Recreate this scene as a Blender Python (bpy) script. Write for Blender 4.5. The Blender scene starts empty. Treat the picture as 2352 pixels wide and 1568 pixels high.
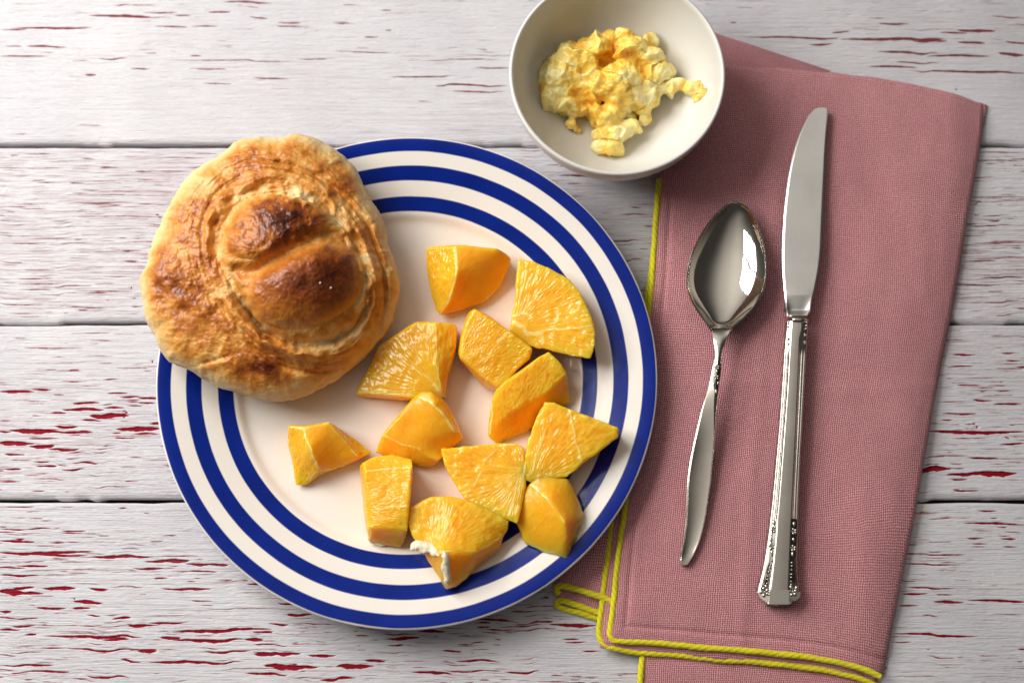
import bpy, bmesh, math, random
import numpy as np
from mathutils import Vector

R = math.radians
random.seed(7)
rng = np.random.default_rng(11)
scn = bpy.context.scene
COL = scn.collection

# ------------------------------------------------------------------ camera
TILT, DIST, FOCAL = R(12.7), 0.70, 53.0
cam_d = bpy.data.cameras.new("camera")
cam = bpy.data.objects.new("camera", cam_d)
COL.objects.link(cam)
cam.location = (0, -DIST * math.sin(TILT), DIST * math.cos(TILT))
cam.rotation_euler = (TILT, 0, 0)
cam_d.lens = FOCAL
cam_d.sensor_width = 36.0
cam_d.clip_start = 0.02
cam_d.clip_end = 50.0
cam_d.dof.use_dof = True
cam_d.dof.focus_distance = DIST - 0.020
cam_d.dof.aperture_fstop = 4.5
scn.camera = cam

# ------------------------------------------------------------------ light
world = bpy.data.worlds.new("World")
scn.world = world
world.use_nodes = True
bgn = world.node_tree.nodes["Background"]
# the room's soft bounce: palest overhead and towards the window, dim on the far side
wt = world.node_tree
w_tc = wt.nodes.new("ShaderNodeTexCoord")
w_dot = wt.nodes.new("ShaderNodeVectorMath"); w_dot.operation = 'DOT_PRODUCT'
w_dot.inputs[1].default_value = Vector((-0.25, 0.42, 0.87)).normalized()
w_pow = wt.nodes.new("ShaderNodeMath"); w_pow.operation = 'POWER'; w_pow.inputs[1].default_value = 4.5
w_max = wt.nodes.new("ShaderNodeMath"); w_max.operation = 'MAXIMUM'; w_max.inputs[1].default_value = 0.0
w_add = wt.nodes.new("ShaderNodeMath"); w_add.operation = 'MULTIPLY_ADD'; w_add.inputs[1].default_value = 0.74; w_add.inputs[2].default_value = 0.04
wt.links.new(w_tc.outputs["Generated"], w_dot.inputs[0])
wt.links.new(w_dot.outputs["Value"], w_max.inputs[0])
wt.links.new(w_max.outputs[0], w_pow.inputs[0])
wt.links.new(w_pow.outputs[0], w_add.inputs[0])
wt.links.new(w_add.outputs[0], bgn.inputs[1])
bgn.inputs[0].default_value = (1.0, 0.945, 0.88, 1)


def area(name, loc, target, sx, sy, power, col, spread=180):
    d = bpy.data.lights.new(name, 'AREA')
    d.shape = 'RECTANGLE'
    d.size, d.size_y, d.energy, d.color = sx, sy, power, col
    d.spread = R(spread)
    o = bpy.data.objects.new(name, d)
    COL.objects.link(o)
    o.location = loc
    o.rotation_euler = (Vector(target) - Vector(loc)).to_track_quat('-Z', 'Y').to_euler()
    return o


# a window of two by two panes, up to the left
WIN, AIM = Vector((-0.60, 0.31, 0.60)), Vector((0.0, -0.04, 0.0))
wd = (AIM - WIN).normalized()
wx = wd.cross(Vector((0, 0, 1))).normalized()
wy = wx.cross(wd).normalized()
for pu in (-1, 1):
    for pv in (-1, 1):
        p0 = WIN + wx * (0.160 * pu) + wy * (0.138 * pv)
        area("window_light", p0, p0 + wd, 0.28, 0.235, 2.62, (1.0, 0.985, 0.96))

scn.view_settings.view_transform = 'Standard'
scn.view_settings.look = 'None'
scn.view_settings.exposure = 0.13
scn.view_settings.gamma = 1.0
scn.view_settings.use_curve_mapping = False
scn.render.engine = 'CYCLES'
scn.cycles.max_bounces = 6
scn.cycles.diffuse_bounces = 3
scn.cycles.glossy_bounces = 4
scn.cycles.caustics_reflective = False
scn.cycles.caustics_refractive = False
scn.cycles.use_denoising = True
scn.cycles.use_adaptive_sampling = True
scn.cycles.adaptive_threshold = 0.02

# --------------------------------------------- survey of the table, in metres
# Plan positions were measured on the photograph (2352 px wide); P turns a
# measured position and a height above the table into table metres.
FP = 2352 * FOCAL / 36.0
CT, ST = math.cos(TILT), math.sin(TILT)


def P(x, y, z=0.0):
    x = np.asarray(x, float); y = np.asarray(y, float)
    cx, cy = (x - 1176) / FP, -(y - 784) / FP
    dx, dy, dz = cx, ST + cy * CT, -CT + cy * ST
    t = (z - DIST * CT) / dz
    return dx * t, -DIST * ST + dy * t


def PV(x, y, z=0.0):
    a, b = P(x, y, z)
    return np.array([float(a), float(b), float(z)])


def Q(X, Y, Z):
    """table metres -> plan measurement"""
    dx, dy, dz = X, Y + DIST * ST, Z - DIST * CT
    f = dy * ST - dz * CT
    u = dy * CT + dz * ST
    return 1176 + FP * dx / f, 784 - FP * u / f


# ------------------------------------------------------------------ noise
def _h(i, j, k, s):
    n = (i * 374761393 + j * 668265263 + k * 2147483647 + s * 974634779) & 0xFFFFFFFF
    n = ((n ^ (n >> 13)) * 1274126177) & 0xFFFFFFFF
    n = ((n ^ (n >> 16)) * 2246822519) & 0xFFFFFFFF
    return ((n ^ (n >> 15)) & 0xFFFFFF) / float(0xFFFFFF)


def noise(x, y, z=0.0, s=0):
    x, y, z = np.broadcast_arrays(np.asarray(x, float), np.asarray(y, float), np.asarray(z, float))
    i, j, k = (np.floor(a).astype(np.int64) for a in (x, y, z))
    u, v, w = x - i, y - j, z - k
    u, v, w = (a * a * a * (a * (a * 6 - 15) + 10) for a in (u, v, w))
    r = 0
    for a in (0, 1):
        for b in (0, 1):
            for c in (0, 1):
                r = r + _h(i + a, j + b, k + c, s) * (u if a else 1 - u) * (v if b else 1 - v) * (w if c else 1 - w)
    return r * 2 - 1


def fbm(x, y, z=0.0, o=4, s=0, g=0.5):
    r, a, f, t = 0, 1.0, 1.0, 0
    for i in range(o):
        r = r + a * noise(np.asarray(x) * f, np.asarray(y) * f, np.asarray(z) * f, s + i * 13)
        t += a; a *= g; f *= 2.03
    return r / t


def sstep(a, b, x):
    t = np.clip((x - a) / (b - a), 0, 1)
    return t * t * (3 - 2 * t)


def poly_dist(X, Y, pts):
    """distance to a polyline, with signed side and along-parameter"""
    best = np.full(X.shape, 1e9); side = np.zeros(X.shape); par = np.zeros(X.shape)
    n = len(pts) - 1
    for i in range(n):
        ax, ay = pts[i]; bx, by = pts[i + 1]
        dx, dy = bx - ax, by - ay
        L = dx * dx + dy * dy + 1e-12
        t = np.clip(((X - ax) * dx + (Y - ay) * dy) / L, 0, 1)
        ex, ey = X - ax - t * dx, Y - ay - t * dy
        d = np.hypot(ex, ey)
        m = d < best
        best = np.where(m, d, best)
        side = np.where(m, np.sign(dx * ey - dy * ex), side)
        par = np.where(m, (i + t) / n, par)
    return best, side, par


def spline(pts, n):
    """Catmull-Rom through pts, n samples"""
    p = np.asarray(pts, float)
    p = np.vstack([2 * p[0] - p[1], p, 2 * p[-1] - p[-2]])
    m = len(p) - 3
    t = np.linspace(0, m - 1e-9, n)
    i = t.astype(int); f = (t - i)[:, None]
    a, b, c, d = p[i], p[i + 1], p[i + 2], p[i + 3]
    return 0.5 * (2 * b + (c - a) * f + (2 * a - 5 * b + 4 * c - d) * f ** 2 + (3 * b - a - 3 * c + d) * f ** 3)


# ------------------------------------------------------------------ objects
def mesh_grid(name, V, mat, parent=None, attrs=None, uv=None, wrap=False, smooth=True, flip=False):
    """V: rows x cols x 3"""
    nr, nc = V.shape[:2]
    idx = np.arange(nr * nc).reshape(nr, nc)
    if wrap:
        idx = np.concatenate([idx, idx[:, :1]], 1)
    a, b, c, d = idx[:-1, :-1].ravel(), idx[:-1, 1:].ravel(), idx[1:, 1:].ravel(), idx[1:, :-1].ravel()
    F = np.stack([a, b, c, d] if not flip else [a, d, c, b], 1)
    return mesh_raw(name, V.reshape(-1, 3), F, mat, parent, attrs, None if uv is None else uv.reshape(-1, 2), smooth)


def mesh_raw(name, V, F, mat, parent=None, attrs=None, uv=None, smooth=True):
    V = np.asarray(V, float); F = np.asarray(F, np.int64)
    me = bpy.data.meshes.new(name)
    k = F.shape[1]
    me.vertices.add(len(V)); me.vertices.foreach_set("co", V.astype(np.float32).ravel())
    me.loops.add(F.size); me.loops.foreach_set("vertex_index", F.astype(np.int32).ravel())
    me.polygons.add(len(F))
    me.polygons.foreach_set("loop_start", np.arange(0, F.size, k, dtype=np.int32))
    me.polygons.foreach_set("use_smooth", np.full(len(F), smooth))
    me.update(calc_edges=True)
    for n, v in (attrs or {}).items():
        v = np.asarray(v, np.float32)
        if v.size == len(V):
            at = me.attributes.new(n, 'FLOAT', 'POINT'); at.data.foreach_set("value", v.ravel())
        else:
            at = me.attributes.new(n, 'FLOAT_VECTOR', 'POINT'); at.data.foreach_set("vector", v.ravel())
    if uv is not None:
        l = me.uv_layers.new(name="UVMap")
        l.data.foreach_set("uv", uv[F.ravel()].astype(np.float32).ravel())
    me.validate()
    me.materials.append(mat)
    return link(name, me, parent)


def link(name, me, parent=None):
    o = bpy.data.objects.new(name, me)
    COL.objects.link(o)
    if parent is not None:
        o.parent = parent
        o.matrix_parent_inverse.identity()
        if parent.location.length > 0 or True:
            o.location = -world_loc(parent)
    return o


def world_loc(o):
    l = Vector((0, 0, 0))
    while o is not None:
        l += o.location
        o = o.parent
    return l


def from_bm(name, bm, mat, parent=None, smooth=True):
    me = bpy.data.meshes.new(name)
    bm.normal_update()
    bm.to_mesh(me); bm.free()
    for p in me.polygons:
        p.use_smooth = smooth
    me.materials.append(mat)
    return link(name, me, parent)


def thing(name, loc, label, cat, group=None):
    o = bpy.data.objects.new(name, None)
    o.empty_display_size = 0.02
    COL.objects.link(o)
    o.location = loc
    return tag(o, label, cat, group)


def tag(o, label, cat, group=None):
    o["label"] = label; o["category"] = cat
    if group:
        o["group"] = group
    return o


def lathe(name, prof, c, mat, parent, n=160, flip=False):
    p = np.asarray(prof, float)
    th = np.linspace(0, 2 * math.pi, n, endpoint=False)
    V = np.zeros((len(p), n, 3))
    V[:, :, 0] = c[0] + p[:, :1] * np.cos(th)
    V[:, :, 1] = c[1] + p[:, :1] * np.sin(th)
    V[:, :, 2] = p[:, 1:2]
    return mesh_grid(name, V, mat, parent, wrap=True, flip=flip)


def modifier(o, kind, **kw):
    m = o.modifiers.new(kind.lower(), kind)
    for k, v in kw.items():
        setattr(m, k, v)
    return m


# ------------------------------------------------------------------ node helpers
class Mat:
    def __init__(s, name):
        s.m = bpy.data.materials.new(name)
        s.m.use_nodes = True
        s.t = s.m.node_tree
        s.b = s.t.nodes["Principled BSDF"]

    def n(s, typ, inputs=None, **props):
        nd = s.t.nodes.new("ShaderNode" + typ)
        for k, v in props.items():
            setattr(nd, k, v)
        for k, v in (inputs or {}).items():
            s.set(nd.inputs[k], v)
        return nd

    def set(s, sock, v):
        if isinstance(v, bpy.types.NodeSocket):
            s.t.links.new(v, sock)
        elif isinstance(v, (tuple, list)) and len(v) == 3 and sock.type == 'RGBA':
            sock.default_value = (*v, 1)
        else:
            sock.default_value = v

    def math(s, op, a, b=0.0, c=0.0, clamp=False):
        nd = s.n("Math", {0: a, 1: b, 2: c}, operation=op, use_clamp=clamp)
        return nd.outputs[0]

    def mix(s, f, a, b, blend='MIX'):
        nd = s.n("Mix", data_type='RGBA', blend_type=blend)
        s.set(nd.inputs[0], f); s.set(nd.inputs[6], a); s.set(nd.inputs[7], b)
        return nd.outputs[2]

    def ramp(s, f, stops, interp='LINEAR'):
        nd = s.n("ValToRGB", {0: f})
        cr = nd.color_ramp
        cr.interpolation = interp
        while len(cr.elements) < len(stops):
            cr.elements.new(0.5)
        for e, (p, c) in zip(cr.elements, stops):
            e.position = p
            e.color = (c, c, c, 1) if isinstance(c, (int, float)) else (*c, 1)
        return nd.outputs[0]

    def attr(s, name, out=2):
        return s.n("Attribute", attribute_name=name).outputs[out]

    def obj(s, scale=(1, 1, 1)):
        tc = s.n("TexCoord")
        return s.n("Mapping", {0: tc.outputs["Object"], 3: scale}).outputs[0]

    def noise(s, vec, scale, detail=3.0, rough=0.5, dist=0.0):
        return s.n("TexNoise", {"Vector": vec, "Scale": scale, "Detail": detail, "Roughness": rough, "Distortion": dist}).outputs[0]

    def bump(s, h, strength=0.5, dist=0.001, normal=None):
        i = {"Height": h, "Strength": strength, "Distance": dist}
        if normal is not None:
            i["Normal"] = normal
        return s.n("Bump", i).outputs[0]

    def out(s, **kw):
        for k, v in kw.items():
            s.set(s.b.inputs[k.replace("_", " ")], v)
        return s.m


# ------------------------------------------------------------------ materials
def m_paint():
    m = Mat("crackled_white_paint")
    crack, thin = m.attr("crack"), m.attr("thin")
    v = m.obj((3, 75, 8))
    g1 = m.noise(v, 9, 5, 0.6, 0.3)
    g2 = m.noise(m.obj((14, 420, 20)), 5, 3, 0.6)
    blot = m.noise(m.obj(), 22, 3)
    base = m.mix(m.ramp(blot, [(0.35, 0.0), (0.7, 1.0)]), (0.580, 0.567, 0.590), (0.655, 0.645, 0.660))
    tf = m.math('MULTIPLY', m.ramp(g1, [(0.50, 0.0), (0.66, 1.0)]), thin, clamp=True)
    col = m.mix(tf, base, (0.46, 0.345, 0.375))
    tf2 = m.math('MULTIPLY', m.ramp(g2, [(0.53, 0.0), (0.66, 1.0)]), m.math('MULTIPLY', thin, 1.0), clamp=True)
    col = m.mix(tf2, col, (0.40, 0.245, 0.265))
    st = m.ramp(m.noise(m.obj((1, 1.6, 1)), 30, 2), [(0.70, 0.0), (0.78, 1.0)])
    col = m.mix(m.math('MULTIPLY', st, 0.22), col, (0.78, 0.66, 0.36))
    deep = m.attr("hue")
    red = m.mix(deep, (0.24, 0.075, 0.070), (0.30, 0.006, 0.020))
    red = m.mix(m.noise(m.obj((40, 400, 40)), 6, 2), red, m.mix(0.5, red, (0.10, 0.01, 0.015)))
    cf = m.ramp(crack, [(0.40, 0.0), (0.56, 1.0)])
    col = m.mix(cf, col, red)
    h = m.math('ADD', m.math('MULTIPLY', g1, 0.7), m.math('MULTIPLY', g2, 0.5))
    h = m.math('ADD', h, m.math('MULTIPLY', m.noise(m.obj((30, 60, 30)), 12, 3), 0.35))
    b = m.bump(h, 0.8, 0.0010)
    rough = m.math('ADD', 0.42, m.math('MULTIPLY', g1, 0.16))
    return m.out(Base_Color=col, Roughness=rough, Normal=b, Specular_IOR_Level=m.math('MULTIPLY_ADD', cf, -0.3, 0.35))


def m_simple(name, col, rough=0.5, metal=0.0, spec=0.5, **kw):
    m = Mat(name)
    n1 = m.noise(m.obj(), 300, 3)
    return m.out(Base_Color=m.mix(m.math('MULTIPLY', n1, 0.25), col, tuple(c * 0.8 for c in col)), Roughness=rough, Metallic=metal,
                 Specular_IOR_Level=spec, **kw)


PLATE_R = 0.1133


def m_plate():
    m = Mat("blue_banded_glaze")
    tc = m.n("TexCoord").outputs["Object"]
    sx = m.n("SeparateXYZ", {0: tc})
    r = m.math('SQRT', m.math('ADD', m.math('POWER', sx.outputs[0], 2.0), m.math('POWER', sx.outputs[1], 2.0)))
    wob = m.math('MULTIPLY', m.math('SUBTRACT', m.noise(tc, 38, 2), 0.5), 0.0006)
    r = m.math('DIVIDE', m.math('ADD', r, wob), PLATE_R)
    bands = 0
    for a, b in ((0.702, 0.7605), (0.822, 0.8805), (0.936, 0.988)):
        up = m.n("MapRange", {0: r, 1: a - 0.0022, 2: a + 0.0022}).outputs[0]
        dn = m.n("MapRange", {0: r, 1: b - 0.0022, 2: b + 0.0022}).outputs[0]
        w = m.math('SUBTRACT', up, dn)
        bands = w if isinstance(bands, int) else m.math('ADD', bands, w)
    blot = m.noise(tc, 60, 3)
    cream = m.mix(blot, (0.79, 0.735, 0.665), (0.82, 0.765, 0.695))
    spk = m.ramp(m.noise(tc, 900, 1), [(0.76, 0.0), (0.80, 1.0)])
    blue = m.mix(m.ramp(blot, [(0.3, 0), (0.7, 1)]), (0.0004, 0.0120, 0.165), (0.0006, 0.0160, 0.215))
    blue = m.mix(m.math('MULTIPLY', spk, 0.12), blue, (0.1, 0.15, 0.4))
    col = m.mix(bands, cream, blue)
    b = m.bump(m.noise(tc, 110, 3), 0.10, 0.0008)
    b = m.bump(m.noise(tc, 700, 2), 0.05, 0.0002, b)
    return m.out(Base_Color=col, Roughness=m.math('ADD', 0.13, m.math('MULTIPLY', blot, 0.10)), Normal=b, Specular_IOR_Level=0.20)


def m_bowl():
    m = Mat("white_stoneware")
    tc = m.obj()
    col = m.mix(m.noise(tc, 40, 3), (0.70, 0.68, 0.63), (0.73, 0.71, 0.665))
    return m.out(Base_Color=col, Roughness=0.28, Normal=m.bump(m.noise(tc, 150, 3), 0.06, 0.0005), Specular_IOR_Level=0.45)


def m_crust():
    m = Mat("baked_crust")
    c = m.attr("crust")
    tc = m.obj()
    fine = m.noise(tc, 420, 4, 0.65)
    med = m.noise(tc, 130, 4, 0.6)
    f = m.math('ADD', c, m.math('MULTIPLY', m.math('SUBTRACT', fine, 0.5), 0.22))
    f = m.math('ADD', f, m.math('MULTIPLY', m.math('SUBTRACT', med, 0.5), 0.20))
    col = m.ramp(f, [(0.0, (0.80, 0.63, 0.37)), (0.14, (0.77, 0.51, 0.20)), (0.36, (0.68, 0.30, 0.058)),
                     (0.56, (0.50, 0.160, 0.020)), (0.78, (0.24, 0.053, 0.009)), (1.0, (0.065, 0.013, 0.005))])
    h = m.math('ADD', m.math('MULTIPLY', fine, 0.5), m.math('MULTIPLY', med, 0.9))
    pits = m.n("TexVoronoi", {"Vector": tc, "Scale": 900.0}).outputs[0]
    h = m.math('ADD', h, m.math('MULTIPLY', pits, 0.25))
    b = m.bump(h, m.math('SUBTRACT', 0.42, m.math('MULTIPLY', c, 0.24)), 0.0008)
    rough = m.math('SUBTRACT', 0.52, m.math('MULTIPLY', c, 0.24))
    return m.out(Base_Color=col, Roughness=rough, Normal=b, Specular_IOR_Level=0.45, Subsurface_Weight=0.12,
                 Subsurface_Radius=(0.004, 0.002, 0.0008), Subsurface_Scale=1.0)


def m_orange():
    m = Mat("orange_flesh")
    pulp, vein = m.attr("pulp"), m.attr("vein")
    puv = m.n("Attribute", attribute_name="puv").outputs[1]
    tc = m.obj()
    warp = m.n("VectorMath", {0: m.n("TexNoise", {"Vector": tc, "Scale": 160.0, "Detail": 2.0}).outputs[1], 1: (0.5, 0.5, 0.5)}, operation='SUBTRACT')
    pv = m.n("VectorMath", {0: puv, 1: warp.outputs[0]}, operation='MULTIPLY_ADD')
    m.set(pv.inputs[0], warp.outputs[0]); m.set(pv.inputs[1], (1.2, 0.9, 0.6)); m.set(pv.inputs[2], puv)
    vo = m.n("TexVoronoi", {"Vector": pv.outputs[0], "Scale": 1.0, "Randomness": 1.0}, feature='SMOOTH_F1')
    m.set(vo.inputs["Smoothness"], 0.35)
    cell = vo.outputs["Distance"]
    ve = m.n("TexVoronoi", {"Vector": pv.outputs[0], "Scale": 1.0}, feature='DISTANCE_TO_EDGE').outputs["Distance"]
    big = m.noise(tc, 70, 3)
    fine = m.noise(tc, 500, 3)
    flesh = m.mix(m.ramp(big, [(0.3, 0), (0.7, 1)]), (1.0, 0.415, 0.010), (1.0, 0.515, 0.024))
    skin = m.mix(m.ramp(big, [(0.3, 0), (0.7, 1)]), (1.0, 0.395, 0.010), (1.0, 0.465, 0.020))
    wall = m.ramp(ve, [(0.0, 1.0), (0.10, 0.0)])
    cut = m.mix(m.math('MULTIPLY', wall, 0.42), flesh, (1.0, 0.66, 0.11))
    fib = m.noise(m.n("VectorMath", {0: puv, 1: (1.6, 0.35, 0.5)}, operation='MULTIPLY').outputs[0], 1.0, 3, 0.6)
    skin = m.mix(m.math('MULTIPLY', m.ramp(fib, [(0.48, 0), (0.68, 1)]), 0.40), skin, (1.0, 0.54, 0.06))
    skin = m.mix(m.math('MULTIPLY', wall, 0.16), skin, (1.0, 0.60, 0.09))
    col = m.mix(pulp, skin, cut)
    vf = m.ramp(m.math('ADD', vein, m.math('MULTIPLY', m.math('SUBTRACT', fine, 0.5), 0.35)), [(0.35, 0.0), (0.85, 1.0)])
    col = m.mix(m.math('MULTIPLY', vf, 0.72), col, (0.98, 0.80, 0.33))
    h = m.math('MULTIPLY', m.math('SUBTRACT', 1.0, cell), m.math('MULTIPLY_ADD', pulp, 0.72, 0.28))
    b = m.bump(h, 0.48, 0.0007)
    b = m.bump(m.math('ADD', m.math('MULTIPLY', fine, 0.35), m.math('MULTIPLY', big, 0.4)), 0.35, 0.0008, b)
    rough = m.math('MULTIPLY_ADD', pulp, -0.15, 0.28)
    return m.out(Base_Color=col, Roughness=rough, Normal=b, Specular_IOR_Level=0.5, IOR=1.40, Subsurface_Weight=0.85,
                 Subsurface_Radius=(0.0160, 0.0075, 0.0009), Subsurface_Scale=1.0)


def m_pith():
    m = Mat("orange_pith")
    n1 = m.noise(m.obj(), 350, 3)
    return m.out(Base_Color=m.mix(n1, (0.86, 0.74, 0.47), (0.90, 0.84, 0.68)), Roughness=0.6, Normal=m.bump(n1, 0.6, 0.001),
                 Subsurface_Weight=0.3, Subsurface_Radius=(0.002, 0.0015, 0.0008))


def m_butter():
    m = Mat("flavoured_butter")
    tc = m.obj()
    z = m.attr("zest")
    n1 = m.noise(tc, 260, 4, 0.6)
    n2 = m.noise(tc, 900, 2)
    f = m.math('ADD', z, m.math('MULTIPLY', m.math('SUBTRACT', n1, 0.5), 1.0))
    f = m.math('ADD', f, m.math('MULTIPLY', m.math('SUBTRACT', n2, 0.5), 0.35))
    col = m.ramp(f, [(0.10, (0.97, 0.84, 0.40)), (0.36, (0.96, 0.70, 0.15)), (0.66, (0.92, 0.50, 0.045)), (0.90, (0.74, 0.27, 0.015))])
    b = m.bump(m.math('ADD', n1, m.math('MULTIPLY', n2, 0.4)), 0.55, 0.0007)
    return m.out(Base_Color=col, Roughness=0.33, Normal=b, Specular_IOR_Level=0.5, Subsurface_Weight=0.3,
                 Subsurface_Radius=(0.003, 0.002, 0.0008), Subsurface_Scale=1.0)


def m_silver(name, tint=(0.66, 0.61, 0.535), rough=0.20, scale=1.0):
    m = Mat(name)
    tc = m.obj()
    smear = m.noise(tc, 45, 4, 0.6)
    scr = m.noise(m.obj((900, 60, 100)), 2.0, 2)
    col = m.mix(m.ramp(smear, [(0.35, 0), (0.7, 1)]), tint, tuple(c * 0.86 for c in tint))
    rg = m.math('ADD', rough, m.math('MULTIPLY', m.math('SUBTRACT', smear, 0.5), 0.18 * scale))
    rg = m.math('ADD', rg, m.math('MULTIPLY', m.math('SUBTRACT', scr, 0.5), 0.03 * scale))
    b = m.bump(m.noise(tc, 500, 2), 0.02 * scale, 0.0002)
    return m.out(Base_Color=col, Metallic=1.0, Roughness=rg, Normal=b)


def m_cloth():
    m = Mat("pink_linen_weave")
    uv = m.n("UVMap").outputs[0]
    wob = m.n("TexNoise", {"Vector": uv, "Scale": 260.0, "Detail": 2.0}).outputs[1]
    w2 = m.n("TexNoise", {"Vector": uv, "Scale": 30.0, "Detail": 2.0}).outputs[1]
    d = m.n("VectorMath", {0: wob, 1: (0.5, 0.5, 0.5)}, operation='SUBTRACT').outputs[0]
    d2 = m.n("VectorMath", {0: w2, 1: (0.5, 0.5, 0.5)}, operation='SUBTRACT').outputs[0]
    u1 = m.n("VectorMath", {0: d, 1: (0.0010, 0.0010, 0), 2: uv}, operation='MULTIPLY_ADD').outputs[0]
    u2 = m.n("VectorMath", {0: d2, 1: (0.004, 0.004, 0), 2: u1}, operation='MULTIPLY_ADD').outputs[0]
    s = m.n("SeparateXYZ", {0: u2})
    pitch = 0.00094
    a = m.math('DIVIDE', s.outputs[0], pitch); b = m.math('DIVIDE', s.outputs[1], pitch)
    pa = m.math('MULTIPLY', a, math.pi); pb = m.math('MULTIPLY', b, math.pi)
    fa = m.math('MULTIPLY', m.math('FLOOR', a), math.pi); fb = m.math('MULTIPLY', m.math('FLOOR', b), math.pi)
    wa = m.math('MULTIPLY', m.math('ABSOLUTE', m.math('SINE', pa)), m.math('MULTIPLY_ADD', m.math('SINE', m.math('ADD', pb, fa)), 0.28, 0.72))
    wb = m.math('MULTIPLY', m.math('ABSOLUTE', m.math('SINE', pb)), m.math('MULTIPLY_ADD', m.math('SINE', m.math('ADD', m.math('ADD', pa, fb), math.pi)), 0.28, 0.72))
    h = m.math('MAXIMUM', wa, wb)
    hole = m.ramp(h, [(0.32, 1.0), (0.68, 0.0)])
    tint = m.noise(uv, 45, 4, 0.6)
    thr = m.n("TexNoise", {"Vector": m.n("Mapping", {0: uv, 3: (1100.0, 60.0, 1)}).outputs[0], "Scale": 1.0, "Detail": 1.0}).outputs[0]
    thr2 = m.n("TexNoise", {"Vector": m.n("Mapping", {0: uv, 3: (60.0, 1100.0, 1)}).outputs[0], "Scale": 1.0, "Detail": 1.0}).outputs[0]
    base = m.mix(m.ramp(tint, [(0.3, 0), (0.7, 1)]), (0.80, 0.310, 0.345), (0.88, 0.375, 0.405))
    tv = m.math('ADD', m.math('MULTIPLY', thr, 0.5), m.math('MULTIPLY', thr2, 0.5))
    base = m.mix(m.math('MULTIPLY', m.ramp(tv, [(0.35, 0), (0.65, 1)]), 0.45), base, (0.80, 0.42, 0.42))
    slub = m.noise(uv, 900, 2, 0.7)
    base = m.mix(m.math('MULTIPLY', m.ramp(slub, [(0.36, 0), (0.64, 1)]), 0.5), m.mix(0.30, base, (0.25, 0.05, 0.07)), m.mix(0.5, base, (0.95, 0.62, 0.60)))
    col = m.mix(m.math('MULTIPLY', hole, 0.84), base, (0.13, 0.018, 0.030))
    bb = m.bump(h, 0.9, 0.0005)
    return m.out(Base_Color=col, Roughness=0.92, Normal=bb, Specular_IOR_Level=0.15, Sheen_Weight=0.15, Sheen_Roughness=0.5)


def m_yarn():
    m = Mat("yellow_yarn")
    t = m.attr("twist")
    n1 = m.noise(m.obj(), 900, 3)
    col = m.mix(t, (0.52, 0.44, 0.004), (0.74, 0.66, 0.010))
    col = m.mix(m.math('MULTIPLY', n1, 0.25), col, (0.62, 0.60, 0.06))
    return m.out(Base_Color=col, Roughness=0.85, Normal=m.bump(n1, 0.6, 0.0005), Specular_IOR_Level=0.2, Sheen_Weight=0.2)


M_PAINT, M_PLATE, M_BOWL, M_CRUST = m_paint(), m_plate(), m_bowl(), m_crust()
M_ORANGE, M_PITH, M_BUTTER, M_CLOTH, M_YARN = m_orange(), m_pith(), m_butter(), m_cloth(), m_yarn()
M_SILVER = m_silver("worn_silver_plate", rough=0.24)
M_BRIGHT = m_silver("polished_spoon_bowl", (0.76, 0.71, 0.63), 0.06, 0.4)
M_BLADE = m_silver("satin_steel_blade", (0.88, 0.855, 0.81), 0.30, 0.8)
M_TARNISH = m_silver("tarnished_silver", (0.20, 0.18, 0.16), 0.35)
M_DARK = m_simple("dark_underside_wood", (0.035, 0.030, 0.016), 0.8, spec=0.1)
M_SUGAR = m_simple("coarse_salt", (0.85, 0.83, 0.80), 0.2)

# ================================================================== TABLE TOP
tabletop = link("table_top", bpy.data.meshes.new("table_top"))
bm = bmesh.new()
bmesh.ops.create_cube(bm, size=1.0)
for v in bm.verts:
    v.co = (v.co.x * 0.62, v.co.y * 0.575 + 0.0, v.co.z * 0.012 - 0.0165)
bm.to_mesh(tabletop.data); bm.free()
tabletop.data.materials.append(M_DARK)
tabletop["kind"] = "structure"

GAPS = [P(1176, y)[1] for y in (-150, 337, 745, 1153, 1652)]
SPANS = {k: (GAPS[k], GAPS[k + 1], 0.00031) for k in range(4)}
SPANS[4] = (GAPS[0] + 0.085, GAPS[0], 0.00065)      # the boards just outside the picture
SPANS[5] = (GAPS[4], GAPS[4] - 0.085, 0.00065)
XL, XR, NX = -0.315, 0.315, 540
xs = np.linspace(XL, XR, NX)
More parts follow.
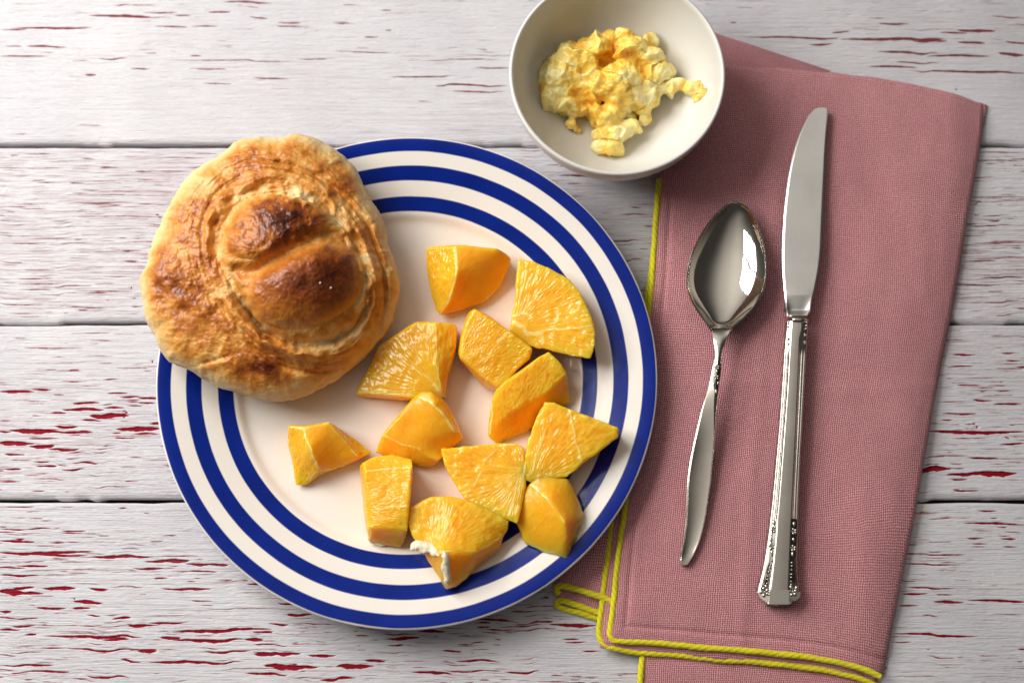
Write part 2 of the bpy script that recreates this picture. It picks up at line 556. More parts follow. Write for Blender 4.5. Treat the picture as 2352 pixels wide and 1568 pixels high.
# cracks measured on the photo: x0, x1, y, width (plan px)
CR = {0: [(0, 58, 70, 4), (30, 208, 66, 6), (205, 345, 39, 8), (330, 405, 32, 4), (405, 437, 39, 4), (480, 530, 30, 5), (510, 625, 7, 5), (575, 615, 42, 4),
          (640, 690, 52, 4), (15, 50, 110, 3), (65, 155, 111, 5), (0, 117, 134, 4), (225, 290, 138, 4), (355, 430, 64, 4), (440, 500, 63, 4), (375, 700, 143, 3),
          (300, 345, 162, 4), (580, 665, 181, 4), (465, 530, 197, 3), (460, 520, 164, 3), (760, 900, 120, 3), (900, 1060, 176, 4), (960, 1160, 140, 3), (1000, 1170, 200, 5), (1040, 1165, 215, 4),
          (1090, 1180, 160, 4), (1710, 1930, 87, 5), (1930, 2175, 93, 8), (2100, 2175, 97, 7), (2200, 2262, 102, 7), (1860, 1912, 102, 5), (2020, 2155, 123, 6),
          (2130, 2275, 132, 6), (2296, 2352, 126, 9), (2200, 2285, 74, 8), (2160, 2220, 79, 5), (2060, 2160, 148, 4), (2000, 2110, 158, 5), (2090, 2360, 168, 6), (2310, 2360, 98, 5), (2020, 2090, 57, 5), (1910, 1950, 76, 4), (2280, 2340, 40, 4)],
      1: [(2250, 2352, 640, 4), (2200, 2300, 655, 4), (2230, 2352, 560, 3), (2215, 2290, 600, 4), (2205, 2352, 520, 3), (1350, 1470, 555, 4), (1400, 1480, 600, 4),
          (40, 130, 640, 3), (0, 110, 700, 3), (150, 260, 712, 3)],
      2: [(0, 78, 900, 8), (75, 117, 895, 5), (168, 228, 927, 6), (145, 238, 942, 8), (208, 294, 958, 13), (118, 152, 950, 5), (24, 132, 993, 13), (118, 212, 996, 7),
          (268, 368, 988, 12), (128, 178, 982, 7), (0, 77, 1021, 12), (68, 122, 1029, 10), (113, 180, 1035, 7), (12, 57, 1048, 5), (84, 128, 1076, 5), (15, 46, 1083, 5),
          (248, 292, 904, 4), (278, 320, 914, 5), (318, 360, 917, 6), (262, 308, 1011, 4), (308, 362, 1001, 5), (0, 22, 995, 5), (165, 225, 1067, 4), (0, 45, 1112, 4),
          (345, 372, 977, 6), (240, 285, 938, 5), (190, 230, 968, 5), (2135, 2360, 995, 9), (2118, 2182, 1082, 14), (2178, 2232, 1096, 8), (2222, 2333, 1093, 14), (2298, 2352, 1024, 5),
          (2230, 2292, 1057, 5), (2238, 2278, 922, 5), (2165, 2240, 953, 4), (2285, 2345, 931, 5), (2200, 2260, 887, 4), (2190, 2240, 815, 5), (2175, 2235, 842, 4), (2190, 2220, 1107, 5)],
      3: [(0, 78, 1243, 6), (60, 120, 1214, 4), (0, 60, 1215, 4), (0, 220, 1270, 8), (70, 200, 1276, 5), (212, 352, 1278, 8), (332, 432, 1287, 8), (372, 432, 1288, 8), (428, 486, 1295, 7), (480, 522, 1296, 7), (0, 88, 1323, 5),
          (34, 76, 1351, 7), (100, 172, 1353, 9), (0, 54, 1361, 15), (50, 97, 1365, 7), (208, 247, 1353, 7), (168, 232, 1385, 9), (84, 152, 1400, 6), (168, 204, 1400, 6), (0, 23, 1407, 6),
          (258, 297, 1421, 6), (296, 352, 1436, 8), (345, 430, 1430, 5), (100, 325, 1464, 7), (58, 82, 1461, 5), (236, 294, 1471, 7), (368, 412, 1465, 8), (395, 558, 1471, 8), (562, 602, 1473, 8),
          (318, 357, 1495, 9), (155, 315, 1494, 5), (345, 560, 1522, 7), (278, 322, 1520, 5), (395, 626, 1450, 8), (308, 372, 1304, 6), (368, 484, 1352, 6), (585, 632, 1507, 10),
          (627, 690, 1502, 8), (710, 768, 1506, 7), (608, 728, 1533, 13), (774, 856, 1534, 12), (893, 962, 1469, 8), (960, 1020, 1452, 7), (562, 658, 1552, 6), (737, 816, 1563, 7),
          (946, 1034, 1549, 7), (1018, 1060, 1496, 5), (842, 884, 1522, 7), (40, 110, 1300, 5), (0, 60, 1305, 4), (420, 500, 1313, 4), (640, 700, 1387, 6), (660, 715, 1411, 7), (620, 660, 1435, 5),
          (1080, 1180, 1424, 5), (1262, 1366, 1438, 8), (1300, 1345, 1479, 4), (1290, 1330, 1472, 4), (1340, 1380, 1500, 4), (1160, 1240, 1545, 5), (1050, 1150, 1520, 5),
          (2075, 2130, 1365, 5), (2148, 2212, 1382, 7), (2222, 2360, 1379, 6), (2050, 2245, 1459, 6), (2060, 2110, 1393, 4), (30, 75, 1440, 5), (0, 44, 1449, 5), (0, 120, 1533, 5), (60, 160, 1548, 5), (200, 300, 1558, 5), (470, 560, 1500, 5)]}
# small random cracks per plank: count, mean length (mm), half width (mm), x-bias
RND = {0: (480, 9, 0.105), 1: (1900, 12, 0.10), 2: (1900, 8, 0.115), 3: (2800, 9, 0.12), 4: (400, 10, 0.16), 5: (700, 10, 0.16)}
HUE = {0: 0.42, 1: 0.12, 2: 0.92, 3: 1.0, 4: 0.5, 5: 1.0}
THIN = {0: 0.75, 1: 1.2, 2: 0.6, 3: 0.45, 4: 0.7, 5: 0.5}


def plank(i):
    yt, yb, step = SPANS[i]
    # edges of the board, chipped so that the gap opens and closes
    top = yt - 0.00035 - 0.0003 * np.clip(fbm(xs * 60, i * 7.3, o=3, s=5) * 2, -1, 1)
    gapn = fbm(xs * 45, i * 3.1 + 50, o=3, s=8)
    bot = yb + 0.0003 + 0.0013 * sstep(-0.20, 0.10, gapn)
    rows = int((yt - yb) / step)
    v = np.linspace(0, 1, rows)
    y = bot[None, :] + v[:, None] * (top - bot)[None, :]
    x = np.broadcast_to(xs, y.shape)
    yc = (bot + top).mean() / 2
    dt, db = top[None, :] - y, y - bot[None, :]
    rt, rb = 0.0013, 0.0034
    z = -rt * (1 - np.sqrt(np.clip(1 - np.clip(1 - dt / rt, 0, 1) ** 2, 0, 1))) * 0.8
    z = z - rb * (1 - np.sqrt(np.clip(1 - np.clip(1 - db / rb, 0, 1) ** 2, 0, 1))) * 0.55
    z = z + 0.00012 * fbm(x * 14, y * 160, o=4, s=i) + 0.0003 * fbm(x * 6, y * 20, o=2, s=i + 40)
    sd = np.full(y.shape, -1.0)
    hue = np.full(y.shape, HUE[i])
    ys = yb + v * (yt - yb)

    def crack(x0, x1, yy, hw, amp, sd_, ragged=0.3):
        j0, j1 = np.searchsorted(xs, x0), np.searchsorted(xs, x1)
        if j1 - j0 < 2:
            return
        k = rng.integers(0, 9999)
        t = (xs[j0:j1] - x0) / (x1 - x0)
        ph_ = rng.random(6) * 6.283
        if ragged > 0.32 and sd_[min(len(ys) - 1, np.searchsorted(ys, yy)), (j0 + j1) // 2] > -0.42:
            return
        line = yy + amp * 0.5 * (np.sin(t * 3.6 + ph_[0]) + 0.45 * np.sin(t * 8.0 + ph_[1])) + (rng.random() - 0.3) * -0.02 * (xs[j0:j1] - (x0 + x1) / 2)
        sk = 0.3 + 0.4 * rng.random()
        tt = np.where(t < sk, t / sk * 0.5, 0.5 + (t - sk) / (1 - sk) * 0.5)
        wd = hw * np.sin(np.pi * tt) ** 0.75 * (1 + ragged * 0.5 * (np.sin(t * (x1 - x0) * 900 + ph_[2]) + 0.7 * np.sin(t * (x1 - x0) * 2100 + ph_[3])))
        r0, r1 = np.searchsorted(ys, line.min() - hw * 1.6 - 4e-4), np.searchsorted(ys, line.max() + hw * 1.6 + 4e-4)
        if r1 <= r0:
            return
        off = rng.random() * 0.3
        val = (wd[None, :] - np.abs(ys[r0:r1, None] - line[None, :] + 0.25 * (wd[None, :] if off > .15 else 0))) * 1000
        sd_[r0:r1, j0:j1] = np.maximum(sd_[r0:r1, j0:j1], val)

    for (a, b, yy, w) in CR.get(i, []):
        (xa, xb), (ya, yb_) = P([a - 4, b + 4], [yy, yy])
        hw = max(w, 3.0) * 0.000202 / 2 * (0.92 if w > 4 else 0.8)
        nseg = 1 if (b - a) < 60 else rng.integers(1, 3)
        crack(xa, xb, ya, hw, 0.0002 + 0.0004 * min(1, (b - a) / 200), sd)
    n, ml, mw = RND[i]
    cl = rng.random((26, 2)) * [XR - XL, yt - yb] + [XL, yb]
    for k in range(int(n * (XR - XL) / 0.48)):
        if rng.random() < 0.40:
            c = cl[rng.integers(0, len(cl))]
            px, py = c[0] + rng.normal() * 0.04, c[1] + rng.normal() * 0.009
        else:
            px, py = XL + rng.random() * (XR - XL), yb + 0.003 + rng.random() * (yt - yb - 0.005)
        if py < yb + 0.003 or py > yt - 0.0015:
            continue
        # plainer patches of thicker paint
        if i == 0 and py < yb + (yt - yb) * 0.36 and rng.random() < 0.9:
            continue
        if i == 3 and px > 0.13 and rng.random() < 0.55:
            continue
        if math.sin(px * 31 + i) + math.sin(py * 190 + px * 25 + i * 2) < -0.75 and rng.random() < 0.85:
            continue
        L = ml * 0.001 * rng.lognormal(0, 0.6)
        crack(px - L / 2, px + L / 2, py, mw * 0.001 * rng.lognormal(0, 0.5), 0.00010, sd, 0.35)
    # shallow dents in the thick paint, no wood showing
    dent = np.full(y.shape, -1.0)
    for k in range({0: 1500, 1: 1500, 2: 800, 3: 500}.get(i, 0)):
        px, py = XL + rng.random() * (XR - XL), yb + 0.004 + rng.random() * (yt - yb - 0.006)
        if i == 0 and py < yb + (yt - yb) * 0.30:
            continue
        L = 0.0042 * rng.lognormal(0, 0.5)
        crack(px - L / 2, px + L / 2, py, 0.00030 * rng.lognormal(0, 0.35), 0.0001, dent, 0.3)
    z = z - 0.00032 * sstep(-0.15, 0.35, dent)
    # a few upright splits in the thick paint
    for k in range(9):
        px, py = XL + rng.random() * (XR - XL), yb + 0.01 + rng.random() * (yt - yb - 0.02)
        pts = [(px + rng.normal() * 0.0008, py + q * 0.0011) for q in range(rng.integers(2, 5))]
        j0, j1 = np.searchsorted(xs, px - 0.004), np.searchsorted(xs, px + 0.004)
        r0, r1 = np.searchsorted(ys, py - 0.001), np.searchsorted(ys, py + 0.006)
        if j1 <= j0 or r1 <= r0:
            continue
        d, _, _ = poly_dist(np.broadcast_to(xs[None, j0:j1], (r1 - r0, j1 - j0)), np.broadcast_to(ys[r0:r1, None], (r1 - r0, j1 - j0)), pts)
        sd[r0:r1, j0:j1] = np.maximum(sd[r0:r1, j0:j1], (0.00028 - d) * 1000)
    z = z - 0.00055 * sstep(-0.12, 0.22, sd) + 0.00010 * sstep(-0.7, -0.12, sd) * (1 - sstep(-0.12, 0.05, sd))
    att = np.clip(sd * 0.9 + 0.5, 0, 1)
    thin = THIN[i] * np.clip(0.55 + 0.9 * fbm(x * 5, y * 26, o=3, s=90 + i), 0, 1)
    if i == 0:
        thin = thin * (0.35 + 0.65 * sstep(-0.16, 0.02, x)) * (1 - 0.5 * sstep(0.05, 0.2, x))
    if i == 3:
        thin = thin * (1 - 0.7 * sstep(0.05, 0.2, x))
    # skirts down the board's edges
    def pad(a, top_v, bot_v):
        return np.concatenate([bot_v, a, top_v], 0)
    ya = pad(y, np.stack([top + 0.0000, top - 0.0004]), np.stack([bot + 0.0004, bot]))
    za = pad(z, np.stack([np.full(NX, -0.004), np.full(NX, -0.0105)]), np.stack([np.full(NX, -0.0105), np.full(NX, -0.004)]))
    xa = np.broadcast_to(xs, ya.shape)
    e2 = lambda a, val: pad(a, np.stack([val + 0 * xs] * 2), np.stack([val + 0 * xs] * 2))
    V = np.stack([xa, ya, za], 2)
    o = mesh_grid("plank", V, M_PAINT, tabletop,
                  {"crack": e2(att, 0.0), "thin": e2(thin, 0.6), "hue": e2(np.clip(hue + 0.5 * fbm(x * 7, y * 30, o=2, s=33), 0, 1), 0.5)})
    return o


for i in range(6):
    plank(i)
for v in tabletop.data.vertices:
    v.co.y = SPANS[4][0] - 0.003 if v.co.y > 0 else SPANS[5][1] + 0.003

# ================================================================== PLATE
rim_l, rim_r = P(583 / 1.6327, 1438 / 1.6327, 0.019), P(2467 / 1.6327, 1438 / 1.6327, 0.019)
rt, rb = P(1526 / 1.6327, 517 / 1.6327, 0.019), P(1526 / 1.6327, 2358 / 1.6327, 0.019)
PC = np.array([(rim_l[0] + rim_r[0]) / 2, (rt[1] + rb[1]) / 2])
PR = float((rim_r[0] - rim_l[0]) / 2)
print("PLATE centre", PC, "R", PR, "vertical R", (rt[1] - rb[1]) / 2)
K = PR / 0.1133
plate_top = [(0.0, 6.2), (20, 6.1), (45, 6.0), (66, 6.0), (72.5, 6.2), (75.4, 6.9), (77.0, 8.0), (78.2, 8.9), (79.6, 9.5), (84, 10.8), (92, 13.4), (100, 15.9),
             (107, 18.0), (110.5, 18.9), (112.2, 19.1), (113.0, 18.8), (113.3, 18.1), (112.9, 17.3), (111.5, 16.6), (104, 14.2), (92, 10.4), (84, 7.6), (77, 4.6), (73, 2.6), (70, 2.0),
             (68.8, 0.4), (67.4, 0.35), (66.2, 1.8), (60, 2.6), (0, 2.8)]
PT_R = np.array([p[0] for p in plate_top[:16]]) * 0.001 * K
PT_Z = np.array([p[1] for p in plate_top[:16]]) * 0.001


def plate_z(x, y):
    r = np.hypot(np.asarray(x) - PC[0], np.asarray(y) - PC[1])
    return np.interp(r, PT_R, PT_Z)


def dense(prof, n=4):
    return spline(prof, len(prof) * n)


pp = np.array(plate_top) * 0.001
pp[:, 0] *= K
prof = dense(pp, 3)
prof[:, 0] = np.clip(prof[:, 0], 0, None)
th = np.linspace(0, 2 * math.pi, 256, endpoint=False)
V = np.zeros((len(prof), 256, 3))
V[:, :, 0] = prof[:, :1] * np.cos(th); V[:, :, 1] = prof[:, :1] * np.sin(th); V[:, :, 2] = prof[:, 1:2]
plate = mesh_grid("dinner_plate", V, M_PLATE, wrap=True, flip=True)
plate.location = (PC[0], PC[1], 0.0001)
tag(plate, "round cream plate with three blue rim bands holding roll and orange pieces", "plate")

# ================================================================== BREAD ROLL
def Bz(a, b):   # measured positions on the roll -> plan px
    return 306.2 + 0.4142 * np.asarray(a, float), 294.0 + 0.4142 * np.asarray(b, float)


OUT = [(930, 55), (1010, 75), (1100, 120), (1180, 180), (1240, 245), (1275, 320), (1330, 420), (1385, 520), (1410, 640), (1440, 740), (1475, 840), (1478, 920), (1450, 1000),
       (1430, 1080), (1390, 1150), (1300, 1250), (1180, 1350), (1060, 1440), (960, 1490), (820, 1515), (680, 1500), (540, 1460), (430, 1410), (320, 1350), (210, 1300), (150, 1230),
       (130, 1170), (85, 1100), (75, 1020), (60, 930), (50, 850), (80, 790), (110, 690), (160, 560), (210, 460), (280, 330), (380, 240), (470, 180), (540, 130), (620, 80), (740, 72), (850, 66)]


def bread():
    ox, oy = Bz([p[0] for p in OUT], [p[1] for p in OUT])
    cx, cy = [float(q) for q in P(*Bz(780, 800), 0.034)]
    ud = np.array([cx, cy]) - PC
    ud = ud / np.linalg.norm(ud)

    def base_z(x, y):
        rd = (x - PC[0]) * ud[0] + (y - PC[1]) * ud[1]
        return 0.0063 + np.clip(rd - 0.026, -0.02, 0.2) * 0.158

    zo = np.full(len(OUT), 0.03)
    for _ in range(4):
        X, Y = P(ox, oy, zo)
        zo = base_z(X, Y) + 0.013
    ang = np.arctan2(Y - cy, X - cx); rad = np.hypot(X - cx, Y - cy)
    o = np.argsort(ang); ang, rad = ang[o], rad[o]
    NT, NP = 640, 300
    th = np.linspace(-math.pi, math.pi, NT, endpoint=False)
    Rt = np.interp(th, np.r_[ang - 2 * math.pi, ang, ang + 2 * math.pi], np.r_[rad, rad, rad])
    Rt = Rt * (1 + 0.006 * noise(th * 9, 1.1) + 0.004 * noise(th * 26, 5.2))
    ph = np.linspace(0.0, 0.80 * math.pi, NP) ** 1.0
    ph = np.concatenate([np.linspace(0, 0.45, 230), np.linspace(0.453, 0.82, 70)]) * math.pi
    rr = np.sin(ph) ** 0.92
    x = cx + Rt[None, :] * rr[:, None] * np.cos(th)[None, :]
    y = cy + Rt[None, :] * rr[:, None] * np.sin(th)[None, :]
    up = np.where(np.cos(ph) > 0, 0.0235 * np.clip(np.cos(ph), 0, 1) ** 0.72, 0.0155 * np.cos(ph))
    z0 = base_z(x, y) + 0.0135 + up[:, None]
    z = z0.copy()
    topw = sstep(0.52, 0.36, ph / math.pi)[:, None] * np.ones(NT)

    folds = [([(560, 440), (500, 520), (470, 620), (480, 720), (510, 800), (570, 880), (600, 960), (660, 1060), (740, 1130), (860, 1180), (1000, 1200), (1120, 1170), (1200, 1080), (1255, 960), (1272, 850), (1240, 720), (1180, 610)], 3.6, 26),
             ([(780, 295), (650, 350), (540, 400), (470, 480), (440, 600), (450, 760)], 2.2, 20),
             ([(1110, 390), (1200, 500), (1250, 620), (1310, 760), (1335, 880), (1300, 1000), (1230, 1110), (1140, 1190)], 2.8, 20),
             ([(540, 840), (640, 1010), (720, 1120), (830, 1190), (960, 1225), (1090, 1215)], 2.0, 16),
             ([(1375, 560), (1405, 750), (1385, 900), (1345, 1050), (1290, 1150)], 1.5, 18),
             ([(980, 240), (1110, 320), (1190, 420), (1235, 530)], 1.5, 16),
             ([(690, 370), (780, 340), (900, 350), (1010, 390), (1090, 450), (1140, 530)], 1.8, 20),
             ([(480, 900), (520, 1020), (600, 1130), (700, 1210)], 1.1, 14),
             ([(330, 1330), (430, 1300), (500, 1270), (560, 1260)], 0.9, 14),
             ([(600, 930), (680, 1080), (760, 1160)], 1.4, 12)]
    crease = [(560, 800), (640, 800), (720, 775), (850, 690), (950, 620), (1050, 588), (1175, 590)]
    for it in range(4):
        px, py = Q(x, y, z)
        a, b = (px - 306.2) / 0.4142, (py - 294.0) / 0.4142
        wa, wb = a + 16 * fbm(a / 60, b / 60, o=2, s=2), b + 16 * fbm(a / 60, b / 60, o=2, s=9)
        dx, dy = a - 890, b - 775
        l, mm = dx * 0.633 + dy * 0.774, -dx * 0.774 + dy * 0.633
        e = np.hypot(l / 470, mm / 350)
        knob = np.sqrt(np.clip(1 - e ** 2, 0, 1))
        h = 0.0095 * knob
        dc, sc, _ = poly_dist(wa, wb, crease)
        inside = sstep(1.0, 0.75, e)
        h = h - 0.0044 * np.exp(-(dc / 46) ** 2) * inside
        l1 = np.hypot(((a - 785) * 0.94 - (b - 528) * 0.34) / 315, ((a - 785) * 0.34 + (b - 528) * 0.94) / 182)
        q1, q2 = (a - 962) * 0.94 - (b - 875) * 0.34, (a - 962) * 0.34 + (b - 875) * 0.94
        l2 = np.hypot(q1 / 345, q2 / 222)
        h = h + 0.0046 * np.clip(1 - l1 ** 2.4, 0, 1) ** 0.8 + 0.0056 * np.clip(1 - l2 ** 2.4, 0, 1) ** 0.8
        fd = np.full(a.shape, 999.0)
        for k, (pts, dep, w) in enumerate(folds):
            d, s, t = poly_dist(wa, wb, pts)
            mod = np.clip(0.8 + 0.9 * fbm(t * 9 + k * 3.3, k, o=2, s=21), 0.1, 1.6) * np.sin(np.pi * np.clip(t, 0.02, 0.98)) ** 0.4
            g = np.exp(-(d / w) ** 2)
            lip = np.exp(-((d - 2.0 * w) / (1.1 * w)) ** 2) * (s * 0.5 + 0.35)
            h = h + 0.001 * dep * mod * (-1.15 * g + 0.60 * lip)
            fd = np.minimum(fd, d / w + (1 - np.clip(mod, 0, 1)) * 1.2)
        # flaky swirl: thin layers that follow the knot
        sw = fbm(np.arctan2(dy, dx) * 2.2, e * 15 + 1.2 * np.arctan2(dy, dx), o=3, s=60)
        ringm = sstep(0.9, 1.05, e) * sstep(1.9, 1.3, e)
        lay = np.abs(fbm(np.arctan2(dy, dx) * 1.4 + 9, e * 11 + 0.9 * fbm(a / 200, b / 200, o=2, s=4), o=2, s=77))
        h = h + 0.0008 * sw * ringm - 0.00035 * np.exp(-(lay / 0.05) ** 2) * ringm * sstep(-0.05, 0.25, fbm(a / 120, b / 120, o=2, s=88))
        h = h + 0.0016 * fbm(a / 190, b / 190, o=3, s=31) + 0.00042 * fbm(a / 55, b / 55, o=3, s=37) + 0.00018 * fbm(a / 15, b / 15, o=2, s=41) + 0.0007 * np.clip(fbm(a / 70, b / 45, o=3, s=47) - 0.12, 0, 1) * (1 - inside)
        an = np.arctan2(dy, dx)
        coil = 0.5 + 0.5 * np.cos(an - 0.35)
        ec = e + 0.05 * np.sin(an * 2 + 1.0) + 0.03 * fbm(a / 130, b / 130, o=2, s=155)
        h = h + 0.0026 * coil * np.exp(-((ec - 1.17) / 0.085) ** 2) - 0.0022 * coil * np.exp(-((ec - 1.33) / 0.035) ** 2) + 0.0016 * coil * np.exp(-((ec - 1.46) / 0.08) ** 2)
        h = h - 0.0006 * (1 - coil) * np.exp(-((ec - 1.30) / 0.03) ** 2) * sstep(-0.1, 0.2, fbm(an * 2, 0.3, o=2, s=158))
        fl = fbm(a / 95, b / 60, o=4, s=141)
        flake = sstep(0.03, 0.07, fl) + sstep(0.20, 0.24, fl) - sstep(-0.16, -0.20, fl)
        fl2 = fbm(a / 30, b / 34, o=3, s=147)
        h = h + (0.00013 * flake + 0.00005 * sstep(0.10, 0.16, fl2)) * (1 - 0.85 * sstep(1.1, 0.9, l2))
        up_l = sstep(1.0, 0.6, l1)
        h = h + 0.0007 * up_l * fbm(a / 40, b / 34, o=3, s=51)
        z = z0 + h * topw
    # side: soft dents of the pale dough
    side = sstep(0.34, 0.5, ph / math.pi)[:, None]
    dd = 0.0010 * side * fbm(th[None, :] * 7 * np.ones_like(x), z * 260, o=3, s=15)
    x = x + dd * np.cos(th); y = y + dd * np.sin(th)

    # how far each spot has browned
    def blob(cx_, cy_, rx, ry, pw=1.0):
        return np.exp(-(((wa - cx_) / rx) ** 2 + ((wb - cy_) / ry) ** 2) ** pw)
    c = 0.40 + 0.03 * flake - 0.02 * sstep(0.10, 0.16, fl2) + 0.29 * fbm(a / 150, b / 150, o=3, s=101) + 0.20 * fbm(a / 48, b / 48, o=3, s=103)
    for (cx_, cy_, rx, ry, am) in ((250, 860, 150, 200, .22), (380, 1080, 200, 130, .16), (650, 1290, 260, 90, .16), (930, 1310, 240, 90, .12), (860, 185, 300, 70, .16), (430, 480, 80, 150, .10), (1250, 1220, 120, 80, .20),
                                   (1160, 430, 120, 110, .10), (300, 640, 110, 130, .06), (1340, 1010, 60, 180, .16), (560, 200, 160, 90, .08)):
        c = c + am * blob(cx_, cy_, rx, ry)
    st = fbm(np.arctan2(dy, dx) * 3, e * 24, o=3, s=44)
    c = c + 0.16 * st * ringm
    c = c - 0.24 * np.exp(-(fd / 1.6) ** 2) * (0.6 + 0.8 * st)
    c = c - 0.14 * sstep(0.86, 0.98, e) * sstep(1.14, 1.0, e)
    out_ = sstep(0.305, 0.43, ph[:, None] / math.pi + 0.028 * fbm(th[None, :] * 3, 2.2, o=3, s=12) + 0.022 * fbm(a / 60, b / 60, o=2, s=7)
                 + 0.035 * np.cos(th - 2.3)[None, :] - 0.01)
    c = c * (1 - 0.92 * out_) + 0.05 * out_
    kn = sstep(1.0, 0.86, e)
    cl1 = 0.50 + 0.36 * blob(860, 510, 190, 140) + 0.12 * blob(620, 620, 120, 140) + 0.16 * blob(810, 530, 100, 80) + 0.26 * fbm(a / 40, b / 34, o=3, s=111)
    cl2 = 0.48 + 0.34 * blob(1060, 850, 220, 190) + 0.20 * blob(840, 870, 220, 120) + 0.14 * blob(1150, 760, 90, 130) + 0.08 * fbm(a / 30, b / 30, o=3, s=113)
    cl1 = cl1 - 0.22 * sstep(0.82, 1.08, l1)
    cl2 = cl2 - 0.26 * sstep(0.82, 1.10, l2)
    m1, m2 = sstep(1.25, 0.9, l1) * kn, sstep(1.15, 0.9, l2) * kn
    m1 = m1 * (1 - m2)
    c = c * (1 - m1) + cl1 * m1
    c = c * (1 - m2) + cl2 * m2
    c = c - 0.05 * np.exp(-(dc / 34) ** 2) * inside
    o = mesh_grid("bread_roll", np.stack([x, y, z], 2), M_CRUST, None, {"crust": np.clip(c, 0, 1)}, wrap=True)
    tag(o, "golden brown knotted bread roll resting on the plate rim", "bread roll")
    # coarse salt grains stuck to the crust
    return o, (a, b, x, y, z)


roll, (ra, rb_, rx_, ry_, rz_) = bread()
for (ga, gb) in ((1097, 888), (1036, 860), (1240, 1120), (1300, 960)):
    k = np.argmin((ra - ga) ** 2 + (rb_ - gb) ** 2)
    p = Vector((rx_.ravel()[k], ry_.ravel()[k], rz_.ravel()[k]))
    bm = bmesh.new()
    bmesh.ops.create_cube(bm, size=0.0007)
    bmesh.ops.bevel(bm, geom=bm.edges[:], offset=0.00012, segments=1, affect='EDGES')
    for v in bm.verts:
        v.co.rotate(Vector((random.random(), random.random(), 1)).to_track_quat('Z', 'Y'))
        v.co += p + Vector((0, 0, 0.0003))
    from_bm("salt_grain", bm, M_SUGAR, roll, smooth=False)

# ================================================================== ORANGE PIECES
def Z2(p):
    return 796.2 + 0.3125 * p[0], 551.2 + 0.3125 * p[1]


def Z3(p):
    return 637.0 + 0.3541 * p[0], 918.7 + 0.3541 * p[1]


def in_poly(X, Y, poly):
    r = np.zeros(X.shape, bool)
    n = len(poly)
    for i in range(n):
        x1, y1 = poly[i]; x2, y2 = poly[(i + 1) % n]
        c = ((y1 > Y) != (y2 > Y)) & (X < (x2 - x1) * (Y - y1) / (y2 - y1 + 1e-12) + x1)
        r ^= c
    return r


